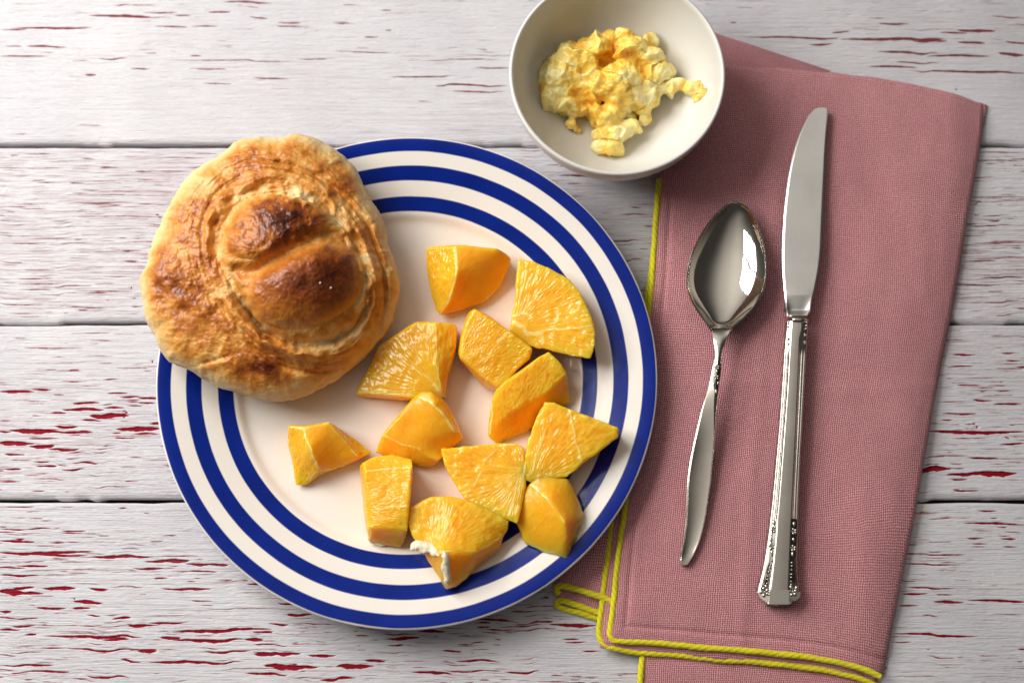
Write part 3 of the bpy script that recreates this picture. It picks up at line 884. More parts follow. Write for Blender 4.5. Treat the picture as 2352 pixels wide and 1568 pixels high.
def orange(conv, verts, faces, loop, apex, veins, label, inset=0.05, cell=(7.0, 0.0042, 0.0022), pith=(), seed=0, side='m', lift=0.0):
    """verts: name -> (x, y, z mm); faces: (kind, names); loop: outline; kind p = cut pulp, m = membrane"""
    pos, pix = {}, {}
    for k, (x, y, z) in verts.items():
        u, v = conv((x, y))
        pix[k] = (u, v)
        pos[k] = PV(u, v, z * 0.001)
    cen = np.mean([pos[k] for k in loop], 0)
    cpx = np.mean([pix[k] for k in loop], 0)
    for k in pix:          # allow for the rounding of the edges below
        u, v = cpx + (np.array(pix[k]) - cpx) * 1.035
        pix[k] = (u, v)
        pos[k] = PV(u, v, pos[k][2])
    bm = bmesh.new()
    bv = {k: bm.verts.new(p) for k, p in pos.items()}
    lowv, midv = {}, {}
    for k in loop:
        u, v = pix[k]
        u, v = u + (cpx[0] - u) * inset, v + (cpx[1] - v) * inset
        x, y = P(u, v, 0.007)
        zz = float(plate_z(x, y)) + 0.0004 + lift
        x, y = P(u, v, zz)
        lowv[k] = bm.verts.new((x, y, min(zz, pos[k][2] - 0.001)))
    fid = 0
    for kind, names in faces:
        f = bm.faces.new([bv[n] for n in names])
        fid += 1
        f.material_index = fid * 2 + (1 if kind == 'p' else 0)
    n = len(loop)
    for i in range(n):
        a, b = loop[i], loop[(i + 1) % n]
        f = bm.faces.new([bv[a], lowv[a], lowv[b], bv[b]])
        f.material_index = 100 + (1 if side == 'p' else 0)
    f = bm.faces.new([lowv[k] for k in loop])
    f.material_index = 200
    bmesh.ops.recalc_face_normals(bm, faces=bm.faces[:])
    bmesh.ops.triangulate(bm, faces=bm.faces[:])
    for it in range(7):
        lim = max(0.00075, 0.0009)
        es = [e for e in bm.edges if e.calc_length() > lim]
        if not es:
            break
        bmesh.ops.subdivide_edges(bm, edges=es, cuts=1, use_grid_fill=False)
        bmesh.ops.triangulate(bm, faces=[f for f in bm.faces if len(f.verts) > 3])
    bm.verts.index_update()
    co = np.array([v.co[:] for v in bm.verts])
    E = np.array([[e.verts[0].index, e.verts[1].index] for e in bm.edges])
    deg = np.bincount(E.ravel(), minlength=len(co)).astype(float)
    ids = [set(f.material_index for f in v.link_faces) for v in bm.verts]
    inner = np.array([len(q) == 1 for q in ids])
    skin_ = np.array([max(q) % 2 == 0 for q in ids])
    low_ = np.array([200 in q for q in ids])

    def nb(a):
        if a.ndim == 2:
            return np.stack([nb(a[:, k]) for k in range(a.shape[1])], 1)
        n_ = len(a)
        return (np.bincount(E[:, 0], a[E[:, 1]], n_) + np.bincount(E[:, 1], a[E[:, 0]], n_)) / deg

    dome = np.zeros(len(co))
    for it in range(90):          # let every face settle between its own edges, then swell a little
        co[inner] = nb(co)[inner]
        q = nb(dome) + 1.0
        dome = np.where(inner, q, 0.0)
    for v, c in zip(bm.verts, co):
        v.co = c
    bm.normal_update()
    no = np.array([v.normal[:] for v in bm.verts])
    dome = dome / max(dome.max(), 1e-6)
    co = co + no * (np.where(low_, 0.0, np.where(skin_, 0.0006, 0.0002)) * np.sqrt(dome))[:, None]
    # torn, uneven cut edges
    edge_n = fbm(co[:, 0] * 300, co[:, 1] * 300, co[:, 2] * 120, o=3, s=seed + 300)
    co = co + np.stack([no[:, 0], no[:, 1], no[:, 2] * 0.4], 1) * (np.where(inner | low_, 0.0, 0.0016) * edge_n)[:, None]
    for it in range(2):
        co = 0.5 * co + 0.5 * nb(co)
    for v, c in zip(bm.verts, co):
        v.co = c
    bm.normal_update()
    no = np.array([v.normal[:] for v in bm.verts])
    pulp = np.array([np.mean([f.material_index % 2 for f in v.link_faces]) for v in bm.verts])
    s = seed * 17
    nz = fbm(co[:, 0] * 90, co[:, 1] * 90, co[:, 2] * 90, o=3, s=s)
    n2 = fbm(co[:, 0] * 420, co[:, 1] * 420, co[:, 2] * 420, o=2, s=s + 5)
    co = co + no * ((0.0006 * nz + (0.00010 + 0.0003 * pulp) * n2)[:, None])
    u, v = Q(co[:, 0], co[:, 1], co[:, 2])
    vein = np.zeros(len(co))
    for (pts, w) in veins:
        wu, wv = u + 3.0 * fbm(u / 22, v / 22, o=2, s=s + 61), v + 3.0 * fbm(u / 22, v / 22, o=2, s=s + 67)
        d, _, _ = poly_dist(wu, wv, [conv(p) for p in pts])
        vein = np.maximum(vein, np.exp(-(d / (w * 0.85)) ** 2) * np.clip(1.15 + 0.8 * fbm(u / 14, v / 14, o=2, s=s + 71), 0.45, 1))
    co[:, 2] += 0.00022 * vein
    ap = conv(apex)
    axy = PV(ap[0], ap[1], cen[2])
    dx, dy = co[:, 0] - axy[0], co[:, 1] - axy[1]
    r = np.hypot(dx, dy)
    th_ = np.arctan2(dy, dx)
    na, lr, lz = cell
    # juice sacs: long along the radius, narrow across it
    puv = np.stack([th_ * na * 2.0 + r / 0.02, r / lr * 1.1, co[:, 2] / lz * 1.3], 1)
    bm.verts.index_update()
    F = np.array([[q.index for q in f.verts] for f in bm.faces])
    bm.free()
    c0 = np.array([cen[0], cen[1], co[:, 2].min()])
    o = mesh_raw("orange_piece", co - c0, F, M_ORANGE, None, {"pulp": pulp, "vein": vein, "puv": puv})
    o.location = c0
    tag(o, label, "orange", "orange pieces on the plate")
    for (path, w, hh) in pith:
        pts = np.array([PV(*conv((p[0], p[1])), p[2] * 0.001) for p in path])
        c = spline(pts, 28)
        ns = 12
        V = np.zeros((28, ns, 3))
        t = np.gradient(c, axis=0); t /= np.linalg.norm(t, axis=1)[:, None]
        sd = np.cross(t, [0, 0, 1.0]); sd /= np.linalg.norm(sd, axis=1)[:, None] + 1e-9
        for j in range(ns):
            a_ = 2 * math.pi * j / ns
            k = np.linspace(0, 1, 28)
            ww = w * (np.sin(np.pi * np.clip(k, 0.03, 0.97)) ** 0.5) * (1 + 0.7 * fbm(k * 6, j * 0.4, o=2, s=s + 3))
            V[:, j] = c + sd * (np.cos(a_) * ww)[:, None] + np.array([0, 0, 1.0]) * (np.sin(a_) * ww * hh)[:, None]
        po = mesh_grid("pith", V - 0, M_PITH, None, wrap=True)
        po.parent = o
        po.location = -o.location
    return o


def fan(top, loop, kind='p'):
    return [(kind, loop)]


def mk(pts, z):
    """outline points -> verts dict with heights (number or list)"""
    zz = z if isinstance(z, (list, tuple)) else [z] * len(pts)
    return {"v%d" % i: (p[0], p[1], q) for i, (p, q) in enumerate(zip(pts, zz))}


# a: upper piece, membrane face to the right
orange(Z2, dict(A=(597, 62, 19), B=(795, 50, 26), H=(1100, 70, 24), E=(1205, 150, 17), F=(1110, 340, 11), G=(1000, 450, 10), C=(685, 545, 12), D=(640, 430, 13), D2=(608, 240, 16), M=(808, 250, 27.5), N=(760, 440, 20)),
       [('p', ['A', 'B', 'M', 'N', 'C', 'D', 'D2']), ('m', ['B', 'H', 'E', 'F', 'G', 'C', 'N', 'M'])],
       ['A', 'B', 'H', 'E', 'F', 'G', 'C', 'D', 'D2'], (640, 700), [([(795, 50), (812, 150), (802, 280), (760, 440), (690, 540)], 3.2)],
       "uppermost orange piece, smooth membrane face with a narrow pulpy strip", seed=1, cell=(16, 0.0028, 0.0022))
# b: broad wedge
orange(Z2, mk([(1268, 150), (1400, 182), (1600, 280), (1690, 362), (1770, 520), (1812, 650), (1812, 770), (1790, 866), (1640, 840), (1450, 790), (1300, 765), (1215, 670), (1225, 570), (1250, 450), (1256, 300)],
              [23, 24, 25, 26, 27, 27, 27, 26, 24, 22, 21, 21, 22, 22, 22]),
       [('p', ["v%d" % i for i in range(15)])], ["v%d" % i for i in range(15)], (1235, 640),
       [([(1320, 700), (1450, 665), (1600, 650), (1812, 630)], 2.8), ([(1230, 560), (1300, 540), (1360, 570)], 6), ([(1225, 600), (1290, 640), (1330, 700)], 7), ([(1330, 690), (1440, 690), (1440, 760)], 6),
        ([(1270, 560), (1400, 400), (1560, 290)], 1.8)],
       "broad orange wedge at upper right with cut face of radiating juice sacs", seed=2, cell=(9.5, 0.0060, 0.0025), side='p')
# c: small block
orange(Z2, dict(a=(940, 515, 27), b=(1050, 580, 27), c=(1200, 680, 27), d=(1355, 800, 26), e=(1330, 870, 24), f=(1240, 950, 23), g=(1120, 1085, 21), h=(1010, 1015, 22), i=(837, 850, 23), j=(850, 740, 25), k=(885, 620, 26), w1=(905, 535, 15), w2=(838, 720, 13), w3=(834, 860, 12), w4=(1000, 1060, 10), w5=(1110, 1110, 10)),
       [('p', list("abcdefghijk")), ('m', ['a', 'k', 'j', 'i', 'w3', 'w2', 'w1']), ('m', ['i', 'h', 'w4', 'w3']), ('m', ['h', 'g', 'w5', 'w4'])],
       ['a', 'b', 'c', 'd', 'e', 'f', 'g', 'w5', 'w4', 'w3', 'w2', 'w1'], (500, 1300), [([(1195, 680), (1080, 780), (1030, 880), (1000, 960)], 2.6), ([(940, 520), (880, 640), (842, 840)], 2.0)],
       "small blocky orange piece pointing up, with a pale vein across its top", seed=3, cell=(30, 0.0022, 0.0022))
# d: large left piece
orange(Z2, dict(a=(500, 615, 23), b=(655, 617, 25), c=(800, 632, 22), d=(790, 800, 21), e=(755, 930, 20), f=(725, 1020, 19), g=(720, 1150, 17), h=(500, 1152, 19), i=(250, 1125, 17), j=(85, 1118, 13), k=(150, 985, 15), l=(215, 870, 17), m=(238, 785, 19), n=(420, 670, 22), o=(655, 880, 25), p=(690, 1080, 22), q=(100, 1140, 9), r=(500, 1172, 10)),
       [('p', ['a', 'b', 'o', 'p', 'g', 'h', 'i', 'j', 'k', 'l', 'm', 'n']), ('p', ['b', 'c', 'd', 'e', 'f', 'g', 'p', 'o']), ('m', ['j', 'i', 'h', 'r', 'q']), ('m', ['h', 'g', 'r'])],
       ['a', 'b', 'c', 'd', 'e', 'f', 'g', 'r', 'q', 'j', 'k', 'l', 'm', 'n'], (700, 1120),
       [([(655, 617), (660, 760), (655, 880), (690, 1080)], 2.6), ([(85, 1118), (250, 1128), (500, 1155), (600, 1160)], 3.6), ([(640, 1060), (690, 1110), (700, 1160)], 6), ([(650, 1060), (480, 930), (250, 790)], 1.8), ([(238, 785), (280, 790)], 3)],
       "large orange piece beside the bread roll with a long vein down its right side", seed=4, cell=(8.5, 0.0062, 0.0025))
# e: block right of centre
orange(Z2, dict(a=(1480, 835, 25), b=(1550, 900, 25), c=(1615, 985, 24), d=(1622, 1100, 15), e=(1640, 1190, 11), f=(1490, 1260, 10), g=(1340, 1390, 9.5), h=(1100, 1490, 9), i=(1050, 1420, 12), j=(1062, 1300, 17), k=(1080, 1190, 22), l=(1105, 1100, 25), m=(1300, 960, 26), n=(1400, 880, 26), r1=(1250, 1235, 23), r2=(1450, 1130, 23), r0=(1120, 1330, 18)),
       [('p', ['a', 'b', 'c', 'r2', 'r1', 'r0', 'j', 'k', 'l', 'm', 'n']), ('m', ['c', 'd', 'e', 'f', 'g', 'h', 'i', 'j', 'r0', 'r1', 'r2'])],
       ['a', 'b', 'c', 'd', 'e', 'f', 'g', 'h', 'i', 'j', 'k', 'l', 'm', 'n'], (1000, 1900), [([(1060, 1200), (1070, 1300), (1052, 1420)], 3.0)],
       "orange block right of the plate's centre, pulpy ridge above a smooth lower face", seed=5, cell=(26, 0.0024, 0.0020))
# f: smooth middle piece
orange(Z3, dict(a=(930, -42, 24), b=(1000, -45, 25), c=(1075, 10, 22), d=(1140, 110, 19), e=(1205, 240, 15), f=(1100, 330, 11), g=(1005, 432, 9.5), h=(860, 400, 9.5), i=(640, 335, 10), j=(690, 222, 17), k=(880, 10, 22), m=(1010, 20, 27), n=(1150, 200, 22), o=(1040, 385, 15), p=(880, 310, 17)),
       [('m', ['a', 'b', 'm', 'n', 'e', 'f', 'o', 'p', 'j', 'k']), ('p', ['b', 'c', 'd', 'e', 'n', 'm']), ('m', ['j', 'p', 'h', 'i']), ('m', ['p', 'o', 'f', 'g', 'h'])],
       ['a', 'b', 'c', 'd', 'e', 'f', 'g', 'h', 'i', 'j', 'k'], (900, 900), [([(925, -20), (1000, 15), (1090, 110), (1150, 200)], 4.2), ([(690, 225), (780, 275), (930, 320)], 2.0), ([(1140, 110), (1205, 240)], 1.6)],
       "smooth membrane covered orange piece at the middle of the plate", seed=6, cell=(16, 0.003, 0.0022))
# g: right triangular cut face
orange(Z3, mk([(1740, 22), (1800, 20), (1890, 62), (2050, 130), (2200, 186), (2195, 240), (2080, 330), (1970, 410), (1880, 490), (1780, 502), (1660, 522), (1600, 510), (1610, 400), (1640, 250), (1690, 110)],
              [27, 28, 28, 29, 29, 28, 27, 26, 25, 24, 23, 23, 24, 25, 26]),
       [('p', ["v%d" % i for i in range(15)])], ["v%d" % i for i in range(15)], (1640, 560),
       [([(1890, 65), (1915, 170), (1940, 290), (1972, 405)], 2.8), ([(1740, 200), (1690, 340), (1635, 490)], 2.6), ([(1690, 340), (1720, 260), (1750, 130)], 1.6), ([(1600, 400), (1600, 510)], 3)],
       "triangular orange piece whose right tip reaches over the plate rim", seed=7, cell=(9.5, 0.0055, 0.0025), side='p')
# h: far left piece
orange(Z3, dict(a=(85, 172, 19), b=(170, 178, 24), c=(330, 148, 24), d=(400, 190, 17), e=(600, 342, 11), f=(530, 372, 13), g=(400, 430, 12), h=(280, 470, 11), i=(200, 540, 9), j=(130, 542, 9), k=(110, 420, 12), l=(76, 280, 15), m=(222, 332, 25), n=(268, 440, 17), o=(520, 360, 16)),
       [('p', ['a', 'b', 'm', 'n', 'i', 'j', 'k', 'l']), ('m', ['b', 'c', 'o', 'g', 'n', 'm']), ('p', ['c', 'd', 'e', 'f', 'o']), ('m', ['o', 'f', 'g']), ('p', ['n', 'g', 'h', 'i'])],
       ['a', 'b', 'c', 'd', 'e', 'f', 'g', 'h', 'i', 'j', 'k', 'l'], (-100, 800), [([(120, 180), (170, 190), (222, 335), (268, 440)], 3.4), ([(85, 175), (160, 178)], 3), ([(330, 148), (430, 260), (525, 365)], 1.6), ([(268, 440), (210, 520)], 2.5)],
       "leftmost orange piece, lying apart below the bread roll", seed=8, cell=(16, 0.0035, 0.0025))
# i: upright strip
orange(Z3, dict(a=(565, 415, 22), b=(640, 380, 20), c=(750, 368, 20), d=(865, 388, 21), e=(870, 430, 25), f=(860, 560, 26), g=(845, 700, 26), h=(838, 830, 23), i=(800, 940, 10), j=(720, 932, 10), k=(596, 900, 11), l=(580, 780, 18), m=(590, 650, 22), n=(572, 500, 24), o=(600, 820, 22), p=(545, 450, 12), q=(565, 700, 11)),
       [('p', ['a', 'b', 'c', 'd', 'e', 'f', 'g', 'h', 'o', 'l', 'm', 'n']), ('m', ['h', 'i', 'j', 'k', 'o']), ('m', ['o', 'k', 'l']), ('m', ['a', 'n', 'm', 'l', 'k', 'q', 'p'])],
       ['a', 'b', 'c', 'd', 'e', 'f', 'g', 'h', 'i', 'j', 'k', 'q', 'p'], (-400, 640), [([(575, 462), (680, 450), (860, 434)], 2.4), ([(640, 712), (740, 688), (845, 692)], 3.2), ([(560, 780), (575, 850), (595, 900)], 4.0)],
       "narrow upright orange piece crossed by two pale veins", seed=9, cell=(60, 0.0024, 0.0022), pith=[([(588, 880, 10.5), (610, 908, 10), (660, 925, 9.5), (720, 936, 9.2)], 0.0011, 0.7)])
# j: central cut face
orange(Z3, mk([(1075, 322), (1260, 305), (1400, 290), (1540, 285), (1590, 310), (1597, 400), (1602, 560), (1570, 700), (1555, 800), (1480, 762), (1380, 722), (1220, 632), (1160, 530), (1100, 430)],
              [21, 22, 22, 22, 22, 23, 23, 24, 24, 23, 23, 21, 21, 21]),
       [('p', ["v%d" % i for i in range(14)])], ["v%d" % i for i in range(14)], (1600, 470),
       [([(1420, 320), (1340, 400), (1290, 540), (1215, 628)], 2.8), ([(1430, 300), (1490, 288), (1545, 286)], 3.2), ([(1580, 440), (1440, 560), (1220, 630)], 1.8), ([(1400, 330), (1380, 420), (1560, 440)], 1.6), ([(1590, 480), (1500, 760)], 1.6)],
       "flat topped orange piece below centre with fanned juice sacs", seed=10, cell=(9.0, 0.0060, 0.0025), side='p')
# k: lower right piece
orange(Z3, dict(a=(1690, 505, 24), b=(1770, 498, 24), c=(1880, 520, 23), d=(1930, 610, 21), e=(1982, 740, 19), f=(1935, 880, 19), g=(1872, 1022, 18), h=(1740, 980, 17), i=(1600, 920, 16), j=(1580, 850, 17), k=(1555, 780, 18), l=(1570, 650, 20), m=(1640, 555, 23), n=(1760, 640, 29), o=(1862, 790, 30), p=(1870, 900, 26)),
       [('m', ['m', 'n', 'o', 'p', 'g', 'h', 'i', 'j', 'k', 'l']), ('m', ['a', 'b', 'c', 'd', 'e', 'o', 'n', 'm']), ('p', ['e', 'f', 'g', 'p', 'o'])],
       ['a', 'b', 'c', 'd', 'e', 'f', 'g', 'h', 'i', 'j', 'k', 'l', 'm'], (1500, 1200), [([(1640, 545), (1690, 570)], 5), ([(1660, 560), (1760, 645), (1862, 790)], 1.8), ([(1600, 922), (1740, 975), (1870, 1018)], 2.4)],
       "faceted orange piece at lower right with smooth folded membrane", seed=11, cell=(16, 0.0035, 0.0025))
# l: bottom piece with pith
orange(Z3, dict(a=(1000, 640, 23), b=(1120, 638, 24), c=(1222, 655, 24), d=(1380, 722, 24), e=(1490, 790, 24), f=(1480, 850, 21), g=(1440, 900, 20), h=(1432, 960, 18), i=(1320, 1040, 18), j=(1220, 1150, 18), k=(1160, 1195, 18), l=(1100, 1210, 18), m=(1050, 1120, 19), n=(980, 1030, 20), o=(955, 960, 22), p=(900, 900, 22), q=(850, 780, 22), r=(858, 710, 22), s=(1085, 985, 31), t=(1110, 1200, 22), u=(1280, 985, 27)),
       [('p', ['a', 'b', 'c', 'd', 'e', 'f', 'g', 'u', 's', 'o', 'p', 'q', 'r']), ('m', ['g', 'h', 'i', 'j', 'k', 't', 's', 'u']), ('m', ['s', 't', 'l', 'm', 'n', 'o']), ('m', ['k', 'l', 't'])],
       ['a', 'b', 'c', 'd', 'e', 'f', 'g', 'h', 'i', 'j', 'k', 'l', 'm', 'n', 'o', 'p', 'q', 'r'], (1040, 1010),
       [([(1085, 985), (1095, 1100), (1108, 1200)], 5), ([(960, 960), (1040, 990), (1085, 985)], 4.5), ([(1090, 980), (1280, 985), (1440, 900)], 1.8)],
       "bottom orange piece with white pith left on its corner", seed=12, cell=(8.5, 0.0055, 0.0025),
       pith=[([(868, 972, 24), (900, 945, 24.5), (960, 955, 25), (1010, 975, 26), (1050, 1005, 28)], 0.0022, 0.7), ([(1078, 975, 30.5), (1092, 1020, 30), (1095, 1090, 27), (1102, 1160, 24), (1112, 1205, 21)], 0.0015, 1.0)])

# ================================================================== BOWL AND BUTTER
BH = 0.047
bl, br = P(1169, 170, BH), P(1666.5, 170, BH)
bb_, bt_ = P(1417.5, 413, BH), P(1417.5, -73, BH)
BC = np.array([(bl[0] + br[0]) / 2, (bb_[1] + bt_[1]) / 2])
BR = float(br[0] - bl[0]) / 2
print("BOWL", BC, BR, (bt_[1] - bb_[1]) / 2)
kb = BR / 0.046
bowl_in = [(0, 7.2), (8, 7.2), (15, 7.9), (21, 9.8), (27, 13.0), (32, 17.2), (36.5, 22.6), (39.8, 28.6), (42.0, 35.0), (43.3, 41.0), (43.8, 45.0), (44.4, 46.6), (45.1, 47.0), (45.8, 46.6), (46.0, 45.4),
           (45.7, 41), (44.3, 34), (42.0, 27), (38.5, 20), (33.5, 13.6), (28, 9.0), (23.5, 6.0), (22.2, 3.6), (22.0, 0.5), (20.6, 0.3), (20.0, 2.2), (14, 3.2), (0, 3.4)]
pp = np.array(bowl_in) * 0.001
pp[:, 0] *= kb
prof = dense(pp, 3); prof[:, 0] = np.clip(prof[:, 0], 0, None)
th = np.linspace(0, 2 * math.pi, 192, endpoint=False)
V = np.zeros((len(prof), 192, 3))
V[:, :, 0] = prof[:, :1] * np.cos(th); V[:, :, 1] = prof[:, :1] * np.sin(th); V[:, :, 2] = prof[:, 1:2]
bowl = mesh_grid("small_bowl", V, M_BOWL, wrap=True, flip=True)
bowl.location = (BC[0], BC[1], 0.0001)
tag(bowl, "small off-white ceramic bowl holding butter, beside the napkin", "bowl")
BI_R, BI_Z = np.array([p[0] for p in bowl_in[:12]]) * 0.001 * kb, np.array([p[1] for p in bowl_in[:12]]) * 0.001


def Z4(X, Y):
    return 1151.5 + 0.2811 * np.asarray(X, float), 0.2811 * np.asarray(Y, float)


def butter():
    # lumps: X, Y (measured), height of centre mm, radii px, px, mm
    L = [(780, 680, 13, 420, 330, 6), (1020, 560, 15, 330, 250, 7), (900, 900, 12, 230, 230, 5), (850, 480, 18, 200, 150, 7), (520, 640, 19, 190, 210, 9), (430, 760, 17, 130, 150, 7), (640, 500, 22, 190, 160, 9), (780, 400, 24, 170, 110, 8), (560, 850, 16, 130, 100, 6), (880, 340, 25, 90, 70, 6),
         (1010, 300, 27, 70, 70, 6), (1060, 420, 26, 150, 130, 8), (1180, 480, 24, 130, 110, 7), (1190, 340, 23, 60, 60, 5), (1230, 600, 21, 150, 110, 7), (1000, 620, 25, 180, 130, 9), (1080, 760, 21, 180, 120, 8),
         (900, 720, 25, 150, 110, 9), (960, 800, 22, 130, 110, 8), (1200, 820, 17, 130, 110, 6), (1190, 960, 13, 70, 70, 4), (1330, 720, 19, 120, 60, 5), (1450, 710, 20, 90, 50, 4.5), (1540, 740, 20, 80, 60, 4.5), (1590, 810, 19, 45, 55, 3.5),
         (860, 960, 18, 140, 110, 7), (930, 1080, 15, 180, 110, 6), (880, 1200, 14, 110, 80, 5), (650, 920, 14, 70, 60, 4), (560, 1010, 12, 60, 50, 3.5), (620, 1050, 11.5, 35, 30, 2.5), (570, 370, 20, 40, 35, 4), (750, 700, 20, 140, 160, 8), (1370, 590, 18, 70, 60, 4), (1050, 1060, 16, 90, 60, 4)]
    bm = bmesh.new()
    for (X, Y, z, rx, ry, rz) in L:
        u, v = Z4(X, Y)
        c = PV(u, v, z * 0.001)
        f = 0.2811 * 0.000215
        tmp = bmesh.ops.create_icosphere(bm, subdivisions=3, radius=1.0)
        for q in tmp["verts"]:
            q.co = Vector((q.co.x * rx * f * 0.92 + c[0], q.co.y * ry * f * 0.92 + c[1], q.co.z * rz * 0.001 + c[2]))
    me = bpy.data.meshes.new("tmp"); bm.to_mesh(me); bm.free()
    t = bpy.data.objects.new("tmp", me); COL.objects.link(t)
    m = t.modifiers.new("r", 'REMESH'); m.mode = 'VOXEL'; m.voxel_size = 0.00055
    sm = t.modifiers.new("s", 'SMOOTH'); sm.iterations = 9; sm.factor = 0.5
    dg = bpy.context.evaluated_depsgraph_get()
    ev = t.evaluated_get(dg)
    em = bpy.data.meshes.new_from_object(ev)
    n = len(em.vertices)
    co = np.zeros(n * 3, np.float32); em.vertices.foreach_get("co", co); co = co.reshape(-1, 3).astype(float)
    no = np.zeros(n * 3, np.float32); em.vertices.foreach_get("normal", no); no = no.reshape(-1, 3).astype(float)
    em.calc_loop_triangles()
    F = np.zeros(len(em.loop_triangles) * 3, np.int32); em.loop_triangles.foreach_get("vertices", F); F = F.reshape(-1, 3)
    bpy.data.objects.remove(t); bpy.data.meshes.remove(em); bpy.data.meshes.remove(me)
    x, y, z = co.T
    d = 0.0016 * fbm(x * 130, y * 130, z * 130, o=2, s=5) + 0.0011 * fbm(x * 330, y * 330, z * 330, o=2, s=6)
    rid = np.abs(fbm(x * 170, y * 170, z * 170, o=2, s=8))
    d = d - 0.0010 * np.exp(-(rid / 0.05) ** 2) + 0.0005 * fbm(x * 900, y * 900, z * 900, o=2, s=9)
    bil = 1 - np.abs(fbm(x * 88 + 3, y * 88, z * 70, o=3, s=15))
    d = 0.35 * d + 0.0040 * (bil ** 3 - 0.42) + 0.0004 * fbm(x * 700, y * 700, z * 700, o=2, s=19)
    co = co + no * d[:, None]
    r = np.hypot(co[:, 0] - BC[0], co[:, 1] - BC[1])
    floor = np.interp(r, BI_R, BI_Z) + 0.0001
    co[:, 2] = np.maximum(co[:, 2], floor)
    u, v = Q(co[:, 0], co[:, 1], co[:, 2])
    X, Y = (u - 1151.5) / 0.2811, v / 0.2811
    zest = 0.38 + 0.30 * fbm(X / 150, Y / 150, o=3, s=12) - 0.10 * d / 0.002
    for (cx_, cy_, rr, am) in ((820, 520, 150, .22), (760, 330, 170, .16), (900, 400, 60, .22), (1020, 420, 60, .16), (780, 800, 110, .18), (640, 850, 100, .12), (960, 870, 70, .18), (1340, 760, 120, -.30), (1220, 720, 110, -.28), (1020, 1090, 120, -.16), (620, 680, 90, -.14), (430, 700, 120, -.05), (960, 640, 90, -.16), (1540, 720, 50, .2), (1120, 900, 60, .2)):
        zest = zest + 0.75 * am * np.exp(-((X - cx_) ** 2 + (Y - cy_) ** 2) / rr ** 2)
    c0 = np.array([co[:, 0].mean(), co[:, 1].mean(), co[:, 2].min()])
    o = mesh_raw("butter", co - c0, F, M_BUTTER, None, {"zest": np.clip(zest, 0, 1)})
    o.location = c0
    tag(o, "lumpy pale butter mottled with orange zest inside the small bowl", "butter")


butter()

# ================================================================== NAPKIN
NAP_Z = 0.0088
napkin = thing("napkin", tuple(PV(1800, 880, 0.0)), "folded dusky pink linen napkin with yellow stitched edges under the cutlery", "napkin")


def bez(pts, n):
    return spline(np.array(pts, float), n)


def sheet(name, left, right, zfun, nu=150, nv=260, rr=0.0, rt_=0.0, rl=0.0, thick=0.0009, zl=0.0, uv0=0.0, seed=0, zr=0.0007):
    """cloth between a left and a right edge line (both run bottom -> top, plan px at height z);
    rr / rt_ / rl: radius of a rounded fold at the right / top / left"""
    Lp, Rp = bez(left, nv), bez(right, nv)
    zt = zfun
    u = np.linspace(0, 1, nu)
    lx, ly = P(Lp[:, 0], Lp[:, 1], zt); rx, ry = P(Rp[:, 0], Rp[:, 1], zt)
    X = lx[:, None] + (rx - lx)[:, None] * u[None, :]
    Y = ly[:, None] + (ry - ly)[:, None] * u[None, :]
    Z = np.full(X.shape, zt)
    w = 0.00055 * fbm(X * 26 + seed, Y * 15, o=3, s=seed) + 0.00022 * fbm(X * 95, Y * 60, o=2, s=seed + 3)
    Z = Z + w
    UV = np.zeros(X.shape + (2,))
    wid = np.hypot(rx - lx, ry - ly).mean()
    hgt = np.hypot(np.diff(lx), np.diff(ly)).sum()
    UV[:, :, 0] = u[None, :] * wid + uv0
    UV[:, :, 1] = np.linspace(0, hgt, nv)[:, None] + uv0 * 1.7
    # free edges lie a little lower
    if zl:
        e = np.hypot(X - lx[:, None], Y - ly[:, None])
        Z = Z - zl * np.exp(-e / 0.004)
        e2 = np.abs(Y - Y[0][None, :])
        Z = Z - zl * np.exp(-e2 / 0.004)

    def roll_edge(X, Y, Z, UV, r, axis, first):
        """bend the last strip down over a half circle of radius r"""
        k = 12
        a = np.linspace(0, math.pi * 0.80, k + 1)[1:]
        if axis == 1:
            E0, E1 = (X[:, -1], Y[:, -1], Z[:, -1]), None
            dx, dy = X[:, -1] - X[:, -2], Y[:, -1] - Y[:, -2]
        else:
            E0 = (X[-1], Y[-1], Z[-1])
            dx, dy = X[-1] - X[-2], Y[-1] - Y[-2]
        n = np.hypot(dx, dy) + 1e-12
        dx, dy = dx / n, dy / n
        ex, ey, ez, eu = [], [], [], []
        for q in a:
            ex.append(E0[0] + dx * r * math.sin(q)); ey.append(E0[1] + dy * r * math.sin(q)); ez.append(np.maximum(E0[2] - r * (1 - math.cos(q)), zr))
            t = (UV[:, -1] if axis == 1 else UV[-1]).copy()
            t[:, 0 if axis == 1 else 1] += r * q
            eu.append(t)
        st = 1 if axis == 1 else 0
        X = np.concatenate([X, np.stack(ex, st)], st); Y = np.concatenate([Y, np.stack(ey, st)], st); Z = np.concatenate([Z, np.stack(ez, st)], st)
        UV = np.concatenate([UV, np.stack(eu, st)], st)
        return X, Y, Z, UV

    if rr:
        X, Y, Z, UV = roll_edge(X, Y, Z, UV, rr, 1, False)
    if rt_:
        X, Y, Z, UV = roll_edge(X, Y, Z, UV, rt_, 0, False)
    if rl:
        X, Y, Z, UV = X[:, ::-1], Y[:, ::-1], Z[:, ::-1], UV[:, ::-1]
        X, Y, Z, UV = roll_edge(X, Y, Z, UV, rl, 1, False)
    o = mesh_grid(name, np.stack([X, Y, Z], 2), M_CLOTH, napkin, uv=UV, flip=bool(rl))
    modifier(o, 'SOLIDIFY', thickness=thick, offset=-1.0)
    return o


